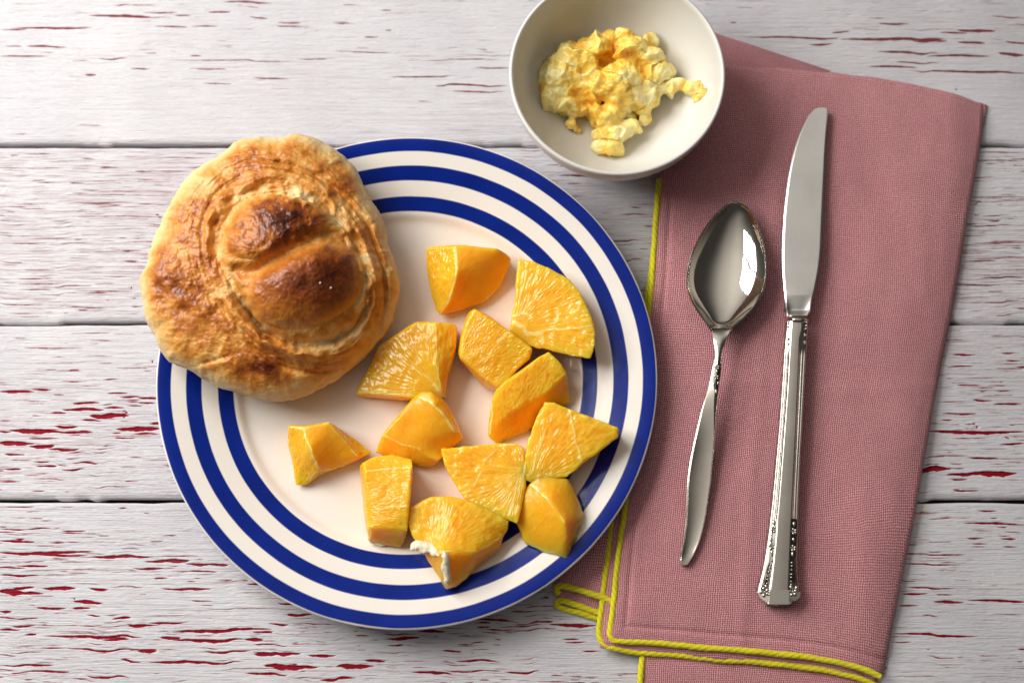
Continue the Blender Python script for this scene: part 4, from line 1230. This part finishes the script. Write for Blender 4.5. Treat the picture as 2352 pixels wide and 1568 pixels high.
def cord(pts, z, rad=0.00138, n=None, loops=None):
    """twisted yarn edging along plan points; z number or list (m)"""
    p = np.array(pts, float)
    zz = np.full(len(p), z) if np.isscalar(z) else np.array(z)
    X, Y = P(p[:, 0], p[:, 1], zz)
    c0 = np.stack([X, Y, zz], 1)
    L = np.linalg.norm(np.diff(c0, axis=0), axis=1).sum()
    n = n or max(30, int(L / 0.00045))
    c = spline(c0, n * 2)
    seg = np.r_[0, np.cumsum(np.linalg.norm(np.diff(c, axis=0), axis=1))]
    s = np.linspace(0, seg[-1], n)
    c = np.stack([np.interp(s, seg, c[:, k]) for k in range(3)], 1)
    c[:, 2] += 0.0002 * noise(s * 120, 0.5)
    c[:, 0] += 0.00018 * noise(s * 160, 7.5); c[:, 1] += 0.00018 * noise(s * 160, 3.5)
    t = np.gradient(c, axis=0); t /= np.linalg.norm(t, axis=1)[:, None]
    a = np.cross(t, [0, 0, 1.0]); a /= np.linalg.norm(a, axis=1)[:, None] + 1e-9
    b = np.cross(a, t)
    m = 14
    V = np.zeros((n, m, 3)); T = np.zeros((n, m))
    for j in range(m):
        q = 2 * math.pi * j / m
        strand = np.abs(np.cos(0.5 * (3 * q) - s / 0.0034 * math.pi + 0.6 * noise(s * 90, 1.0)))
        r = rad * (0.88 + 0.15 * strand ** 0.7) * (1 + 0.12 * noise(s * 220, q))
        V[:, j] = c + a * (np.cos(q) * r)[:, None] + b * (np.sin(q) * r)[:, None]
        T[:, j] = np.clip(strand * 1.25, 0, 1)
    return mesh_grid("edge_yarn", V, M_YARN, napkin, {"twist": T}, wrap=True, flip=True)


# main upper layer: hemmed at left and bottom, folded over at right and top
zt = NAP_Z
LFT = [(1402, 1462), (1408, 1400), (1418, 1300), (1432, 1190), (1460, 960), (1492, 700), (1506, 520), (1514, 412), (1530, 280), (1545, 150)]
RGT = [(2022, 1544), (2046, 1430), (2080, 1260), (2118, 1060), (2150, 880), (2178, 735), (2205, 590), (2228, 450), (2250, 330), (2262, 240)]


def bottom_fix(o, left_px, right_px, curve, z):
    """shift the lowest rows so the hem follows the measured curve"""
    pass


def main_sheet(name, shift, z, seed, rr, rt_):
    """shift: how far this layer's hem lies outside the top layer's (plan px)"""
    nv, nu = 300, 190
    Lp, Rp = bez([(x - shift * float(np.interp(y, [500, 960], [0.0, 1.0])), y) for x, y in LFT], nv), bez(RGT, nv)
    v = np.linspace(0, 1, nv); u = np.linspace(0, 1, nu)
    X0 = Lp[:, 0][:, None] + (Rp[:, 0] - Lp[:, 0])[:, None] * u
    Y0 = Lp[:, 1][:, None] + (Rp[:, 1] - Lp[:, 1])[:, None] * u
    # measured hem line and top fold line
    hem = np.interp(X0[0], [1370, 1402, 1480, 1560, 1650, 1720, 1800, 1880, 1950, 1990, 2030], [1462, 1466, 1474, 1480, 1489, 1494, 1502, 1512, 1526, 1538, 1550]) + shift * 0.95
    hem = np.convolve(np.pad(hem, 8, 'edge'), np.ones(17) / 17, 'valid')
    topl = np.interp(X0[-1], [1500, 1640, 1720, 1810, 1900, 2000, 2080, 2150, 2210, 2262], [150, 156, 162, 167, 174, 184, 197, 209, 224, 236])
    topl = np.convolve(np.pad(topl, 6, 'edge'), np.ones(13) / 13, 'valid')
    X0 = X0 + (4.0 * fbm(v * 7 + seed, 0.5, o=3, s=seed + 9))[:, None] * u[None, :] ** 4
    topl = topl + 3.0 * fbm(X0[-1] / 60, 0.7, o=2, s=seed + 2)
    d0, d1 = hem - Y0[0], topl - Y0[-1]
    Y0 = Y0 + d0[None, :] * ((1 - v) ** 3)[:, None] + d1[None, :] * (v ** 3)[:, None]
    X, Y = P(X0, Y0, z)
    fall = 0.0016 * np.exp(-((1 - u) / 0.05) ** 1.4)
    Z = np.full(X.shape, z) - fall[None, :] * 0.3
    # soft creases where the cloth was folded, and slack undulation
    Z = Z - 0.0036 * (np.clip((u - 0.80) / 0.20, 0, 1) ** 2.6)[None, :] - 0.0016 * (np.clip((v - 0.90) / 0.10, 0, 1) ** 2)[:, None]
    Z = Z + 0.0013 * fbm(X * 24 + seed, Y * 13, o=3, s=seed) + 0.00042 * fbm(X * 70, Y * 42, o=3, s=seed + 3)
    for (pts, am, w) in (([(1700, 1560), (1720, 1200), (1760, 700), (1800, 200)], 0.00035, 16), ([(1420, 900), (1700, 880), (2000, 900), (2200, 880)], 0.00028, 18)):
        d, s_, _ = poly_dist(X0, Y0, pts)
        Z = Z + am * np.exp(-(d / w) ** 2)
    # stitched groove just inside the hem
    el = np.hypot(X - X[:, :1], Y - Y[:, :1]); eb = np.abs(Y - Y[:1])
    em = np.minimum(el, eb)
    Z = Z - 0.0007 * np.exp(-((em - 0.0062) / 0.0011) ** 2) - 0.0008 * np.exp(-em / 0.0025)
    UV = np.zeros(X.shape + (2,))
    UV[:, :, 0] = np.cumsum(np.hypot(np.diff(X, axis=1, prepend=X[:, :1]), np.diff(Y, axis=1, prepend=Y[:, :1])), 1)
    UV[:, :, 1] = np.cumsum(np.hypot(np.diff(X, axis=0, prepend=X[:1]), np.diff(Y, axis=0, prepend=Y[:1])), 0).mean(1)[:, None]
    UV += seed * 0.013
    def roll(X, Y, Z, UV, r, axis, zmin):
        k, a0 = 14, 0.42 if axis == 1 else 0.0        # carry on from the slope of the sheet
        a = np.linspace(a0, math.pi * 0.85, k + 1)[1:]
        sl = (slice(None), -1) if axis == 1 else (-1,)
        s2 = (slice(None), -4) if axis == 1 else (-4,)
        dx, dy = X[sl] - X[s2], Y[sl] - Y[s2]
        n = np.hypot(dx, dy) + 1e-12
        dx, dy = dx / n, dy / n
        if axis == 0 and X.shape[1] > nu:      # the corner tucks in where both folds meet
            r = r * np.concatenate([np.ones(nu - 12), np.linspace(1, 0.12, 12 + X.shape[1] - nu)])
        ex, ey, ez, eu = [], [], [], []
        for q in a:
            s0, c0 = (math.sin(a0), math.cos(a0)) if axis == 1 else (0.0, 1.0)
            sq = (math.sin(q) - s0) if axis == 1 else math.sin(q) ** 0.8
            ex.append(X[sl] + dx * r * sq); ey.append(Y[sl] + dy * r * sq); ez.append(np.maximum(Z[sl] - r * (c0 - math.cos(q)), zmin))
            t = UV[sl].copy(); t[:, 0 if axis == 1 else 1] += r * q
            eu.append(t)
        return (np.concatenate([X, np.stack(ex, axis)], axis), np.concatenate([Y, np.stack(ey, axis)], axis), np.concatenate([Z, np.stack(ez, axis)], axis), np.concatenate([UV, np.stack(eu, axis)], axis))
    if rr:
        X, Y, Z, UV = roll(X, Y, Z, UV, rr, 1, 0.0008)
    if rt_:
        X, Y, Z, UV = roll(X, Y, Z, UV, rt_, 0, 0.0008)
    o = mesh_grid(name, np.stack([X, Y, Z], 2), M_CLOTH, napkin, uv=UV)
    modifier(o, 'SOLIDIFY', thickness=0.0009, offset=-1.0)
    return o


main_sheet("cloth_layer", 0, NAP_Z, 3, 0.0046, 0.0036)
main_sheet("cloth_layer", 25, NAP_Z - 0.0026, 9, 0.0, 0.0)
# yarn along the two hems
hx = [1420, 1480, 1560, 1650, 1720, 1800, 1880, 1950, 1990, 2022]
hy = [1471, 1474, 1480, 1489, 1494, 1502, 1512, 1526, 1538, 1553]
z1, z2 = NAP_Z - 0.0012, NAP_Z - 0.0040
cord([(1514, 412), (1506, 520), (1492, 700), (1460, 960), (1432, 1190), (1418, 1300), (1408, 1400), (1402, 1445), (1404, 1462)] + list(zip(hx, hy)), z1)
cord([(1510, 500), (1494, 640), (1466, 800), (1436, 960), (1407, 1190), (1393, 1300), (1382, 1400), (1376, 1450), (1384, 1474), (1404, 1486)] + [(x - 2, y + 24) for x, y in zip(hx[1:], hy[1:])], z2)
# the layer below, showing under the hem at the bottom
sheet("cloth_layer", [(1476, 1640), (1478, 1560), (1486, 1400), (1500, 1200)], [(1985, 1660), (2002, 1575), (2035, 1400), (2070, 1200)], 0.0038, nu=110, nv=120, uv0=0.31, seed=21, rr=0.0015)
cord([(1470, 1650), (1471, 1590), (1473, 1540), (1476, 1500), (1480, 1460)], 0.0036)
# folded tab at the left, under the plate
sheet("cloth_layer", [(1283, 1346), (1284, 1325), (1290, 1240), (1310, 1120)], [(1415, 1386), (1420, 1350), (1440, 1240), (1460, 1120)], 0.0052, nu=60, nv=70, uv0=0.52, seed=25, rl=0.0017, zr=0.0032)
sheet("cloth_layer", [(1284, 1382), (1285, 1360), (1290, 1300), (1300, 1240)], [(1412, 1424), (1416, 1390), (1430, 1300), (1440, 1240)], 0.0024, nu=60, nv=50, uv0=0.72, seed=28, rl=0.0010, zr=0.0010)
cord([(1284, 1362), (1279, 1354), (1284, 1346), (1305, 1347), (1335, 1355), (1376, 1369), (1410, 1382)], [0.0036, 0.0044, 0.0050, 0.0053, 0.0054, 0.0054, 0.0052])
cord([(1372, 1418), (1340, 1410), (1310, 1401), (1286, 1393), (1279, 1386), (1283, 1380), (1300, 1381), (1328, 1390), (1355, 1400), (1395, 1413), (1415, 1420)], [0.0012, 0.0012, 0.0012, 0.0014, 0.0018, 0.0022, 0.0026, 0.0027, 0.0027, 0.0026, 0.0026])
# back layer that peeps out behind the bowl
sheet("cloth_layer", [(1600, 330), (1605, 260), (1612, 160), (1618, 72)], [(2120, 330), (2090, 280), (2000, 215), (1905, 162)], 0.0035, nu=90, nv=70, uv0=0.9, seed=31, rt_=0.0013)

# ================================================================== CUTLERY
def Z5(p):
    return (2500 + 0.5868 * np.asarray(p[0], float)) / 1.6327, (380 + 0.5868 * np.asarray(p[1], float)) / 1.6327


def Z6(p):
    return (2500 + 0.7014 * np.asarray(p[0], float)) / 1.6327, (1250 + 0.7014 * np.asarray(p[1], float)) / 1.6327


TOP = NAP_Z + 0.0009


def stations(rows, n):
    """rows: list of (y_plan, xl, xr) in plan px -> smooth arrays"""
    r = np.array(rows, float)
    d = np.r_[0, np.cumsum(np.hypot(np.diff(r[:, 0]), np.diff(r[:, 1:].mean(1))))]
    s = spline(r, n * 4)
    dd = np.r_[0, np.cumsum(np.abs(np.diff(s[:, 0])))]
    t = np.linspace(0, dd[-1], n)
    return np.stack([np.interp(t, dd, s[:, k]) for k in range(3)], 1)


# ---- spoon
sp = []
for (y, l, r) in ((650, 415, 462), (660, 398, 484), (690, 362, 520), (740, 310, 550), (800, 262, 580), (870, 218, 603), (940, 184, 620), (1010, 157, 629), (1090, 141, 632), (1170, 140, 620), (1240, 155, 597), (1310, 190, 555), (1380, 240, 490), (1440, 281, 420), (1500, 298, 389), (1560, 304, 367)):
    a, b = Z5((l, y)); c, _ = Z5((r, y))
    sp.append((float(b), float(a), float(c)))
bowl_n = len(sp)
for (y, l, r) in ((100, 257, 297), (150, 250, 293), (200, 243, 290), (300, 222, 275), (400, 190, 268), (500, 165, 262), (600, 142, 255), (700, 122, 247), (800, 110, 238), (900, 107, 222), (1000, 103, 205), (1100, 91, 180), (1150, 83, 160), (1200, 76, 136), (1228, 74, 118), (1238, 80, 104)):
    a, b = Z6((l, y)); c, _ = Z6((r, y))
    sp.append((float(b), float(a), float(c)))
NS, NW = 300, 41
S = stations(sp, NS)
yb0, yb1 = S[0, 0], sp[13][0]
t = (S[:, 0] - S[0, 0]) / (S[-1, 0] - S[0, 0])
spine_z = TOP + np.interp(S[:, 0], [462, 520, 640, 720, 770, 800, 850, 950, 1080, 1200, 1300], np.array([8.6, 8.9, 9.2, 9.4, 9.8, 10.0, 9.3, 7.2, 4.4, 2.6, 1.7]) * 0.001)
spine_z = np.convolve(np.pad(spine_z, 10, 'edge'), np.ones(21) / 21, 'valid')
w = np.linspace(-1, 1, NW)
w = np.sign(w) * np.abs(w) ** 0.85
bt = np.clip((S[:, 0] - S[0, 0]) / (775 - S[0, 0]), 0, 1)
depth = 0.0080 * np.sin(np.pi * np.clip(bt, 0, 1) ** 0.92) ** 0.62 * sstep(1.0, 0.86, bt)
lx, ly = P(S[:, 1], S[:, 0], spine_z); rx, ry = P(S[:, 2], S[:, 0], spine_z)
X = lx[:, None] + (rx - lx)[:, None] * (w[None, :] + 1) / 2
Y = ly[:, None] + (ry - ly)[:, None] * (w[None, :] + 1) / 2
Z = spine_z[:, None] - depth[:, None] * (1 - np.abs(w[None, :]) ** 2.3)
# handle: a ridge leaves the blossom and runs out to the right edge; the lower part is a shallow channel
hy_ = S[:, 0]
rid = np.interp(hy_, [800, 845, 900, 960, 1040], [0.0, 0.05, 0.35, 0.7, 1.0])
hm = sstep(800, 850, hy_) * sstep(1050, 930, hy_)
prof_h = np.where(w[None, :] < rid[:, None], (w[None, :] + 1) / (rid[:, None] + 1), (1 - w[None, :]) / (1.001 - rid[:, None]))
Z = Z + 0.0010 * hm[:, None] * prof_h
neck = sstep(760, 790, hy_) * sstep(860, 815, hy_)
Z = Z + 0.0008 * neck[:, None] * (1 - w[None, :] ** 2)
ch = sstep(900, 1040, hy_) * sstep(1297, 1262, hy_)
Z = Z + ch[:, None] * (0.0007 * w[None, :] ** 2 - 0.0007 * sstep(0.86, 1.0, np.abs(w))[None, :])
spoon = thing("spoon", (float(X[:, 20].mean()), float(Y.mean()), TOP), "silver spoon with pointed bowl and leaf shaped handle lying on the napkin", "spoon")
ib = int(np.argmin(np.abs(S[:, 0] - 795)))
o = mesh_grid("spoon_bowl", np.stack([X, Y, Z], 2)[:ib + 1], M_BRIGHT, spoon, flip=True)
modifier(o, 'SOLIDIFY', thickness=0.0011, offset=-1.0); modifier(o, 'BEVEL', width=0.00035, segments=3, limit_method='ANGLE', angle_limit=R(40))
o2 = mesh_grid("handle", np.stack([X, Y, Z + 0.00005], 2)[ib:], M_SILVER, spoon, flip=True)
modifier(o2, 'SOLIDIFY', thickness=0.0018, offset=-1.0); modifier(o2, 'BEVEL', width=0.0004, segments=3, limit_method='ANGLE', angle_limit=R(40))


def surf(X, Y, Z, u, v):
    """height of a lofted surface under a plan position"""
    pu, pv = Q(X, Y, Z)
    k = np.argmin((pu - u) ** 2 + (pv - v) ** 2)
    return np.array([X.ravel()[k], Y.ravel()[k], Z.ravel()[k]])


def blossom(name, c, r, parent, petals=5, rot=0.3, squash=1.0, h=0.00055, mat=None):
    bm = bmesh.new()
    for k in range(petals):
        a = rot + 2 * math.pi * k / petals
        t_ = bmesh.ops.create_uvsphere(bm, u_segments=10, v_segments=6, radius=1.0)
        for q in t_["verts"]:
            x, y, z = q.co
            x, y = x * r * 0.40, y * r * 0.32
            x += r * 0.58
            q.co = Vector(((x * math.cos(a) - y * math.sin(a)) * squash + c[0], x * math.sin(a) + y * math.cos(a) + c[1], z * h + c[2]))
    t_ = bmesh.ops.create_uvsphere(bm, u_segments=10, v_segments=6, radius=1.0)
    for q in t_["verts"]:
        q.co = Vector((q.co.x * r * 0.20 + c[0], q.co.y * r * 0.20 + c[1], q.co.z * h * 1.25 + c[2]))
    return from_bm(name, bm, mat or M_SILVER, parent)


def leaf_bead(bm, c, rx, ry, h, rot=0.0):
    t_ = bmesh.ops.create_uvsphere(bm, u_segments=10, v_segments=6, radius=1.0)
    for q in t_["verts"]:
        x, y, z = q.co
        k = (1 - 0.55 * max(0.0, -y))
        x, y = x * rx * k, y * ry
        q.co = Vector((x * math.cos(rot) - y * math.sin(rot) + c[0], x * math.sin(rot) + y * math.cos(rot) + c[1], z * h + c[2]))


def flat_patch(name, pts, X, Y, Z, parent, dz=0.00012):
    """dark oxidised ground that follows the metal's surface"""
    c = np.mean(pts, 0)
    P3 = []
    for k in (1.0, 0.66, 0.33):
        P3.append([surf(X, Y, Z, *(c + (np.array(p) - c) * k)) + [0, 0, dz] for p in pts])
    V = np.array(P3)
    V = np.concatenate([V, np.repeat((surf(X, Y, Z, *c) + [0, 0, dz])[None, None], len(pts), 1)], 0)
    return mesh_grid(name, V, M_TARNISH, parent, wrap=True)


SX, SY, SZ = X, Y, Z


def Z9(p):  # blossom close-up on the spoon
    return (2600 + 0.1531 * p[0]) / 1.6327, (1280 + 0.1531 * p[1]) / 1.6327


ring = [Z9(p) for p in ((600, 480), (660, 500), (670, 640), (655, 760), (640, 900), (625, 1050), (615, 1200), (555, 1350), (515, 1200), (480, 1050), (465, 900), (480, 720), (500, 570))]
flat_patch("relief_ground", ring, SX, SY, SZ, o2, 0.0001)
for (a, b, r) in ((582, 635, 0.00150), (562, 862, 0.00145)):
    c = surf(SX, SY, SZ, *Z9((a, b))) + [0, 0, 0.00028]
    blossom("blossom_relief", c, r, o2, rot=0.5, squash=0.82, h=0.0005)
for (a, b, rx_l, ry_l, ro) in ((505, 1040, 0.00035, 0.0011, 0.25), (600, 1040, 0.0003, 0.0011, -0.1), (555, 1230, 0.00042, 0.0014, 0.0)):
    c = surf(SX, SY, SZ, *Z9((a, b))) + [0, 0, 0.0002]
    bm = bmesh.new(); leaf_bead(bm, c, rx_l, ry_l, 0.0004, ro)
    from_bm("leaf_relief", bm, M_SILVER, o2)

# ---- knife
kn = []
for (y, l, r) in ((40, 968, 1012), (46, 952, 1024), (60, 932, 1030), (90, 907, 1031), (140, 880, 1028), (220, 845, 1022), (330, 811, 1016), (480, 780, 1010), (650, 758, 1002), (800, 746, 996), (950, 740, 989), (1060, 741, 977), (1140, 746, 962), (1210, 752, 947), (1280, 760, 928), (1330, 766, 914), (1366, 770, 905)):
    a, b = Z5((l, y)); c, _ = Z5((r, y))
    kn.append((float(b), float(a), float(c)))
S = stations(kn, 200)
zk = TOP + np.interp(S[:, 0], [247, 500, 640, 690, 735], np.array([3.2, 4.4, 5.4, 6.4, 7.4]) * 0.001)
w = np.linspace(-1, 1, 61)
lx, ly = P(S[:, 1], S[:, 0], zk); rx, ry = P(S[:, 2], S[:, 0], zk)
X = lx[:, None] + (rx - lx)[:, None] * (w + 1)[None, :] / 2
Y = ly[:, None] + (ry - ly)[:, None] * (w + 1)[None, :] / 2
bev = sstep(0.90, 1.0, np.abs(w)) * 0.0004
yb_ = S[:, 0]
drop = sstep(676, 690, yb_) * sstep(728, 712, yb_)
Z = zk[:, None] - bev[None, :] + 0.00035 * (1 - w[None, :] ** 2) * sstep(640, 700, yb_)[:, None]
Z = Z - 0.0019 * np.clip((yb_ - 677) / 33, 0, 1)[:, None] * (1 - np.abs(w[None, :]) ** 4) + 0.0019 * np.clip((yb_ - 710) / 22, 0, 1)[:, None] * (1 - np.abs(w[None, :]) ** 4)
knife = thing("table_knife", (float(X.mean()) + 0.0, float(Y.mean()) - 0.05, TOP), "table knife with plain steel blade and floral silver handle on the napkin", "knife")
blade = mesh_grid("blade", np.stack([X, Y, Z], 2), M_BLADE, knife, flip=True)
modifier(blade, 'SOLIDIFY', thickness=0.0016, offset=-1.0); modifier(blade, 'BEVEL', width=0.0003, segments=2, limit_method='ANGLE', angle_limit=R(40))

# handle: flat raised panel between fluted sides, flaring at the butt
hd = []
for (y, l, r, pl, pr) in ((-12, 636, 761, 664, 712), (0, 636, 760, 664, 711), (100, 630, 755, 659, 707), (300, 617, 744, 648, 699), (500, 603, 733, 633, 691), (700, 584, 722, 618, 681), (900, 565, 713, 602, 671), (1000, 553, 710, 592, 667), (1100, 540, 707, 584, 663), (1200, 525, 705, 574, 659), (1270, 511, 706, 566, 657), (1330, 496, 711, 558, 655), (1380, 483, 716, 552, 654)):
    a, b = Z6((l, y)); c, _ = Z6((r, y)); d, _ = Z6((pl, y)); e, _ = Z6((pr, y))
    hd.append((float(b), float(a), float(c), float(d), float(e)))
hd.insert(0, (735.5, hd[0][1] + 4.2, hd[0][2] + 4.2, hd[0][3] + 4.2, hd[0][4] + 4.2))
hd[0] = (737.0, float(Z5((768, 0))[0]), float(Z5((914, 0))[0]), float(Z5((800, 0))[0]), float(Z5((868, 0))[0]))
hd[1] = (768.0, float(Z5((764, 0))[0]), float(Z5((908, 0))[0]), float(Z5((794, 0))[0]), float(Z5((862, 0))[0]))
h = np.array(hd)
ys_ = np.linspace(h[0, 0], h[-1, 0], 260)
cols = [np.interp(ys_, h[:, 0], h[:, k]) for k in range(1, 5)]
cols = [np.convolve(np.pad(c, 4, 'edge'), np.ones(9) / 9, 'valid') for c in cols]
L_, R_, PL, PR_ = cols
# cross-section: fraction across each flank, height mm below the panel
flk = [(0.0, -4.2), (0.03, -2.6), (0.12, -1.75), (0.30, -1.30), (0.36, -1.52), (0.42, -1.52), (0.47, -1.05), (0.62, -0.80), (0.68, -1.05), (0.74, -1.05), (0.79, -0.62), (0.93, -0.42), (0.955, -0.15), (1.0, 0.0)]
zt_k = TOP + np.interp(ys_, [737, 800, 1000, 1200, 1390], np.array([7.8, 8.3, 8.0, 6.6, 5.2]) * 0.001)
fl_fade = sstep(1185, 1215, ys_) + sstep(815, 795, ys_)        # flutes give way to the relief
sec = []
for (q, zz) in flk:
    sm_ = np.interp(q, [0, 0.03, 0.12, 1.0], [-4.2, -2.6, -1.75, -0.35]) if q < 1 else 0.0
    sec.append((L_ + (PL - L_) * q, zz * (1 - fl_fade) + sm_ * fl_fade))
for q in (0.1, 0.3, 0.5, 0.7, 0.9):
    sec.append((PL + (PR_ - PL) * q, 0.10 * math.sin(math.pi * q) + 0 * ys_))
for (q, zz) in flk[::-1]:
    sm_ = np.interp(q, [0, 0.03, 0.12, 1.0], [-4.2, -2.6, -1.75, -0.35]) if q < 1 else 0.0
    sec.append((R_ + (PR_ - R_) * q, zz * (1 - fl_fade) + sm_ * fl_fade))
X = np.zeros((260, len(sec))); Y = X.copy(); Z = X.copy()
for j, (px, dz) in enumerate(sec):
    zz = np.maximum(zt_k + dz * 0.001, TOP + 0.0002)
    X[:, j], Y[:, j] = P(px, ys_, zt_k)
    Z[:, j] = zz
# butt end: cut corners, then the projecting end of the panel
ext = []
for (yy, inset_l, inset_r, dz) in ((1393, 4, 0.5, 0.0), (1394 - 0, 0, 0, 0)):
    pass
V = np.stack([X, Y, Z], 2)
# close the end with a wall
end = V[-1:].copy(); end[:, :, 2] = TOP + 0.0001
V = np.concatenate([V, V[-1:] * 1.0, end], 0)
handle = mesh_grid("handle", V, M_SILVER, knife, flip=True)
me = handle.data
KX, KY, KZ = X, Y, Z
# butt block: chamfered end that carries the last blossoms
bu = []
for (a, b, z) in ((483, 1380, 0), (500, 1412, 0), (522, 1428, 0), (540, 1440, 0), (548, 1447, 0), (655, 1447, 0), (668, 1440, 0), (672, 1430, 0), (690, 1428, 0), (714, 1408, 0), (716, 1380, 0)):
    bu.append(Z6((a, b)))
bm = bmesh.new()
zt_end = float(zt_k[-1])
top_ = []
prof_b = [-1.7, -1.4, -1.0, -0.7, -0.1, -0.1, -0.3, -0.6, -1.0, -1.4, -1.7]
tv = [bm.verts.new(PV(*q, zt_end + d * 0.001)) for q, d in zip(bu, prof_b)]
lv = [bm.verts.new((v.co.x, v.co.y, TOP + 0.0003)) for v in tv]
cv = bm.verts.new(PV(*Z6((600, 1381)), zt_end - 0.0001))
for i in range(len(tv) - 1):
    bm.faces.new([tv[i], lv[i], lv[i + 1], tv[i + 1]])
    bm.faces.new([cv, tv[i], tv[i + 1]])
bmesh.ops.recalc_face_normals(bm, faces=bm.faces[:])
from_bm("butt_cap", bm, M_SILVER, knife, smooth=False)
# raised flat panel continued to the butt
pan = [Z6(p) for p in ((553, 1370), (654, 1370), (653, 1446), (546, 1446))]
bm = bmesh.new()
a4 = [bm.verts.new(PV(*q, zt_end + 0.00012)) for q in pan]
b4 = [bm.verts.new((v.co.x, v.co.y, TOP + 0.002)) for v in a4]
bm.faces.new(a4)
for i in range(4):
    bm.faces.new([a4[i], b4[i], b4[(i + 1) % 4], a4[(i + 1) % 4]])
bmesh.ops.recalc_face_normals(bm, faces=bm.faces[:])
from_bm("end_panel", bm, M_SILVER, knife, smooth=False)
lipq = [Z6(p) for p in ((528, 1444), (668, 1446), (668, 1458), (530, 1455))]
bm = bmesh.new()
a4 = [bm.verts.new(PV(*q, TOP + 0.0022)) for q in lipq]
b4 = [bm.verts.new((v.co.x, v.co.y, TOP + 0.0003)) for v in a4]
bm.faces.new(a4)
for i in range(4):
    bm.faces.new([a4[i], b4[i], b4[(i + 1) % 4], a4[(i + 1) % 4]])
bmesh.ops.recalc_face_normals(bm, faces=bm.faces[:])
bmesh.ops.bevel(bm, geom=bm.edges[:], offset=0.0003, segments=2, affect='EDGES')
from_bm("end_lip", bm, M_SILVER, knife)
# collar between blade and handle
cq = [(float(Z5((762, 0))[0]), 731), (float(Z5((920, 0))[0]), 734)]
n = 24
V = np.zeros((4, n, 3))
for k, (yy, hh, gr) in enumerate(((-2.5, 7.0, 0.0), (-1, 8.6, 0.6), (8, 8.6, 0.6), (9.5, 7.4, 0.0))):
    for j in range(n):
        f = j / (n - 1)
        px = cq[0][0] - gr + (cq[1][0] + gr - cq[0][0] + gr) * f
        py = 729 + yy + 3.5 * f
        zz = TOP + 0.001 * (0.4 + (hh - 0.4) * (1 - abs(2 * f - 1) ** 3.2))
        V[k, j] = PV(px, py, zz)
from_c = mesh_grid("collar", V, M_SILVER, knife, flip=True)


def Z10(p):  # butt close-up
    return (2800 + 0.2232 * p[0]) / 1.6327, (1950 + 0.2232 * p[1]) / 1.6327


def Z11(p):  # collar close-up
    return (2880 + 0.2168 * p[0]) / 1.6327, (1080 + 0.2168 * p[1]) / 1.6327


for pts in ([(430, -20), (505, -20), (490, 220), (455, 560), (400, 900), (370, 1120), (350, 1240), (215, 1240), (300, 1080), (375, 760), (395, 480), (415, 200)],
            [(750, -20), (840, -20), (845, 220), (830, 500), (790, 640), (790, 1080), (870, 1150), (880, 1240), (720, 1250), (725, 1000), (735, 640), (745, 300)]):
    flat_patch("relief_ground", [Z10(p) for p in pts], KX, KY, KZ, handle, 0.00008)
for (a, b, r) in ((455, 150, 0.0017), (415, 435, 0.0018), (795, 180, 0.0017), (780, 465, 0.0017), (295, 1215, 0.0025), (775, 1240, 0.0023)):
    c = surf(KX, KY, KZ, *Z10((a, b))) + [0, 0, 0.0003]
    blossom("blossom_relief", c, r, handle, rot=0.2 + a * 0.01, h=0.0005)
for (a, b, rx_l, ry_l, ro) in ((460, 40, 0.0009, 0.0013, 0.1), (795, 60, 0.0008, 0.0013, -0.1), (420, 320, 0.0008, 0.0012, 0.0), (790, 320, 0.0007, 0.0011, 0.0), (420, 560, 0.0006, 0.0016, 0.1), (770, 580, 0.0006, 0.0014, -0.1),
                               (335, 1110, 0.0007, 0.0011, 0.5), (250, 1120, 0.0006, 0.0011, -0.5), (750, 1130, 0.0007, 0.0012, 0.3), (840, 1130, 0.0006, 0.0012, -0.4)):
    c = surf(KX, KY, KZ, *Z10((a, b))) + [0, 0, 0.0002]
    bm = bmesh.new(); leaf_bead(bm, c, rx_l, ry_l, 0.0004, ro)
    from_bm("leaf_relief", bm, M_SILVER, handle)
for side_ in (0, 1):
    bm = bmesh.new()
    for k in range(7):
        a, b = ((415 - 13 * k, 680 + 63 * k), (755 - 1 * k, 710 + 62 * k))[side_]
        c = surf(KX, KY, KZ, *Z10((a, b))) + [0, 0, 0.00028]
        leaf_bead(bm, c, 0.00055, 0.00055, 0.0005)
    for k in range(3):
        a, b = ((352 - k, 565 + 50 * k), (672 - 6 * k, 600 + 50 * k))[side_]
        c = surf(KX, KY, KZ, *Z11((a, b))) + [0, 0, 0.00028]
        leaf_bead(bm, c, 0.00055, 0.00055, 0.0005)
    ob = from_bm("bead_row", bm, M_SILVER, handle)
    ob["kind"] = "stuff"
for (a, b, r) in ((352, 880, 0.0009), (352, 965, 0.0008), (637, 940, 0.0009), (640, 820, 0.0008)):
    c = surf(KX, KY, KZ, *Z11((a, b))) + [0, 0, 0.0002]
    blossom("blossom_relief", c, r, handle, petals=4, h=0.00045)

for o in bpy.data.objects:
    if o.type == 'MESH' and o.name.startswith("handle"):
        pass
print("objects", len(bpy.data.objects), "tris", sum(len(o.data.loop_triangles) or len(o.data.polygons) * 2 for o in bpy.data.objects if o.type == 'MESH'))
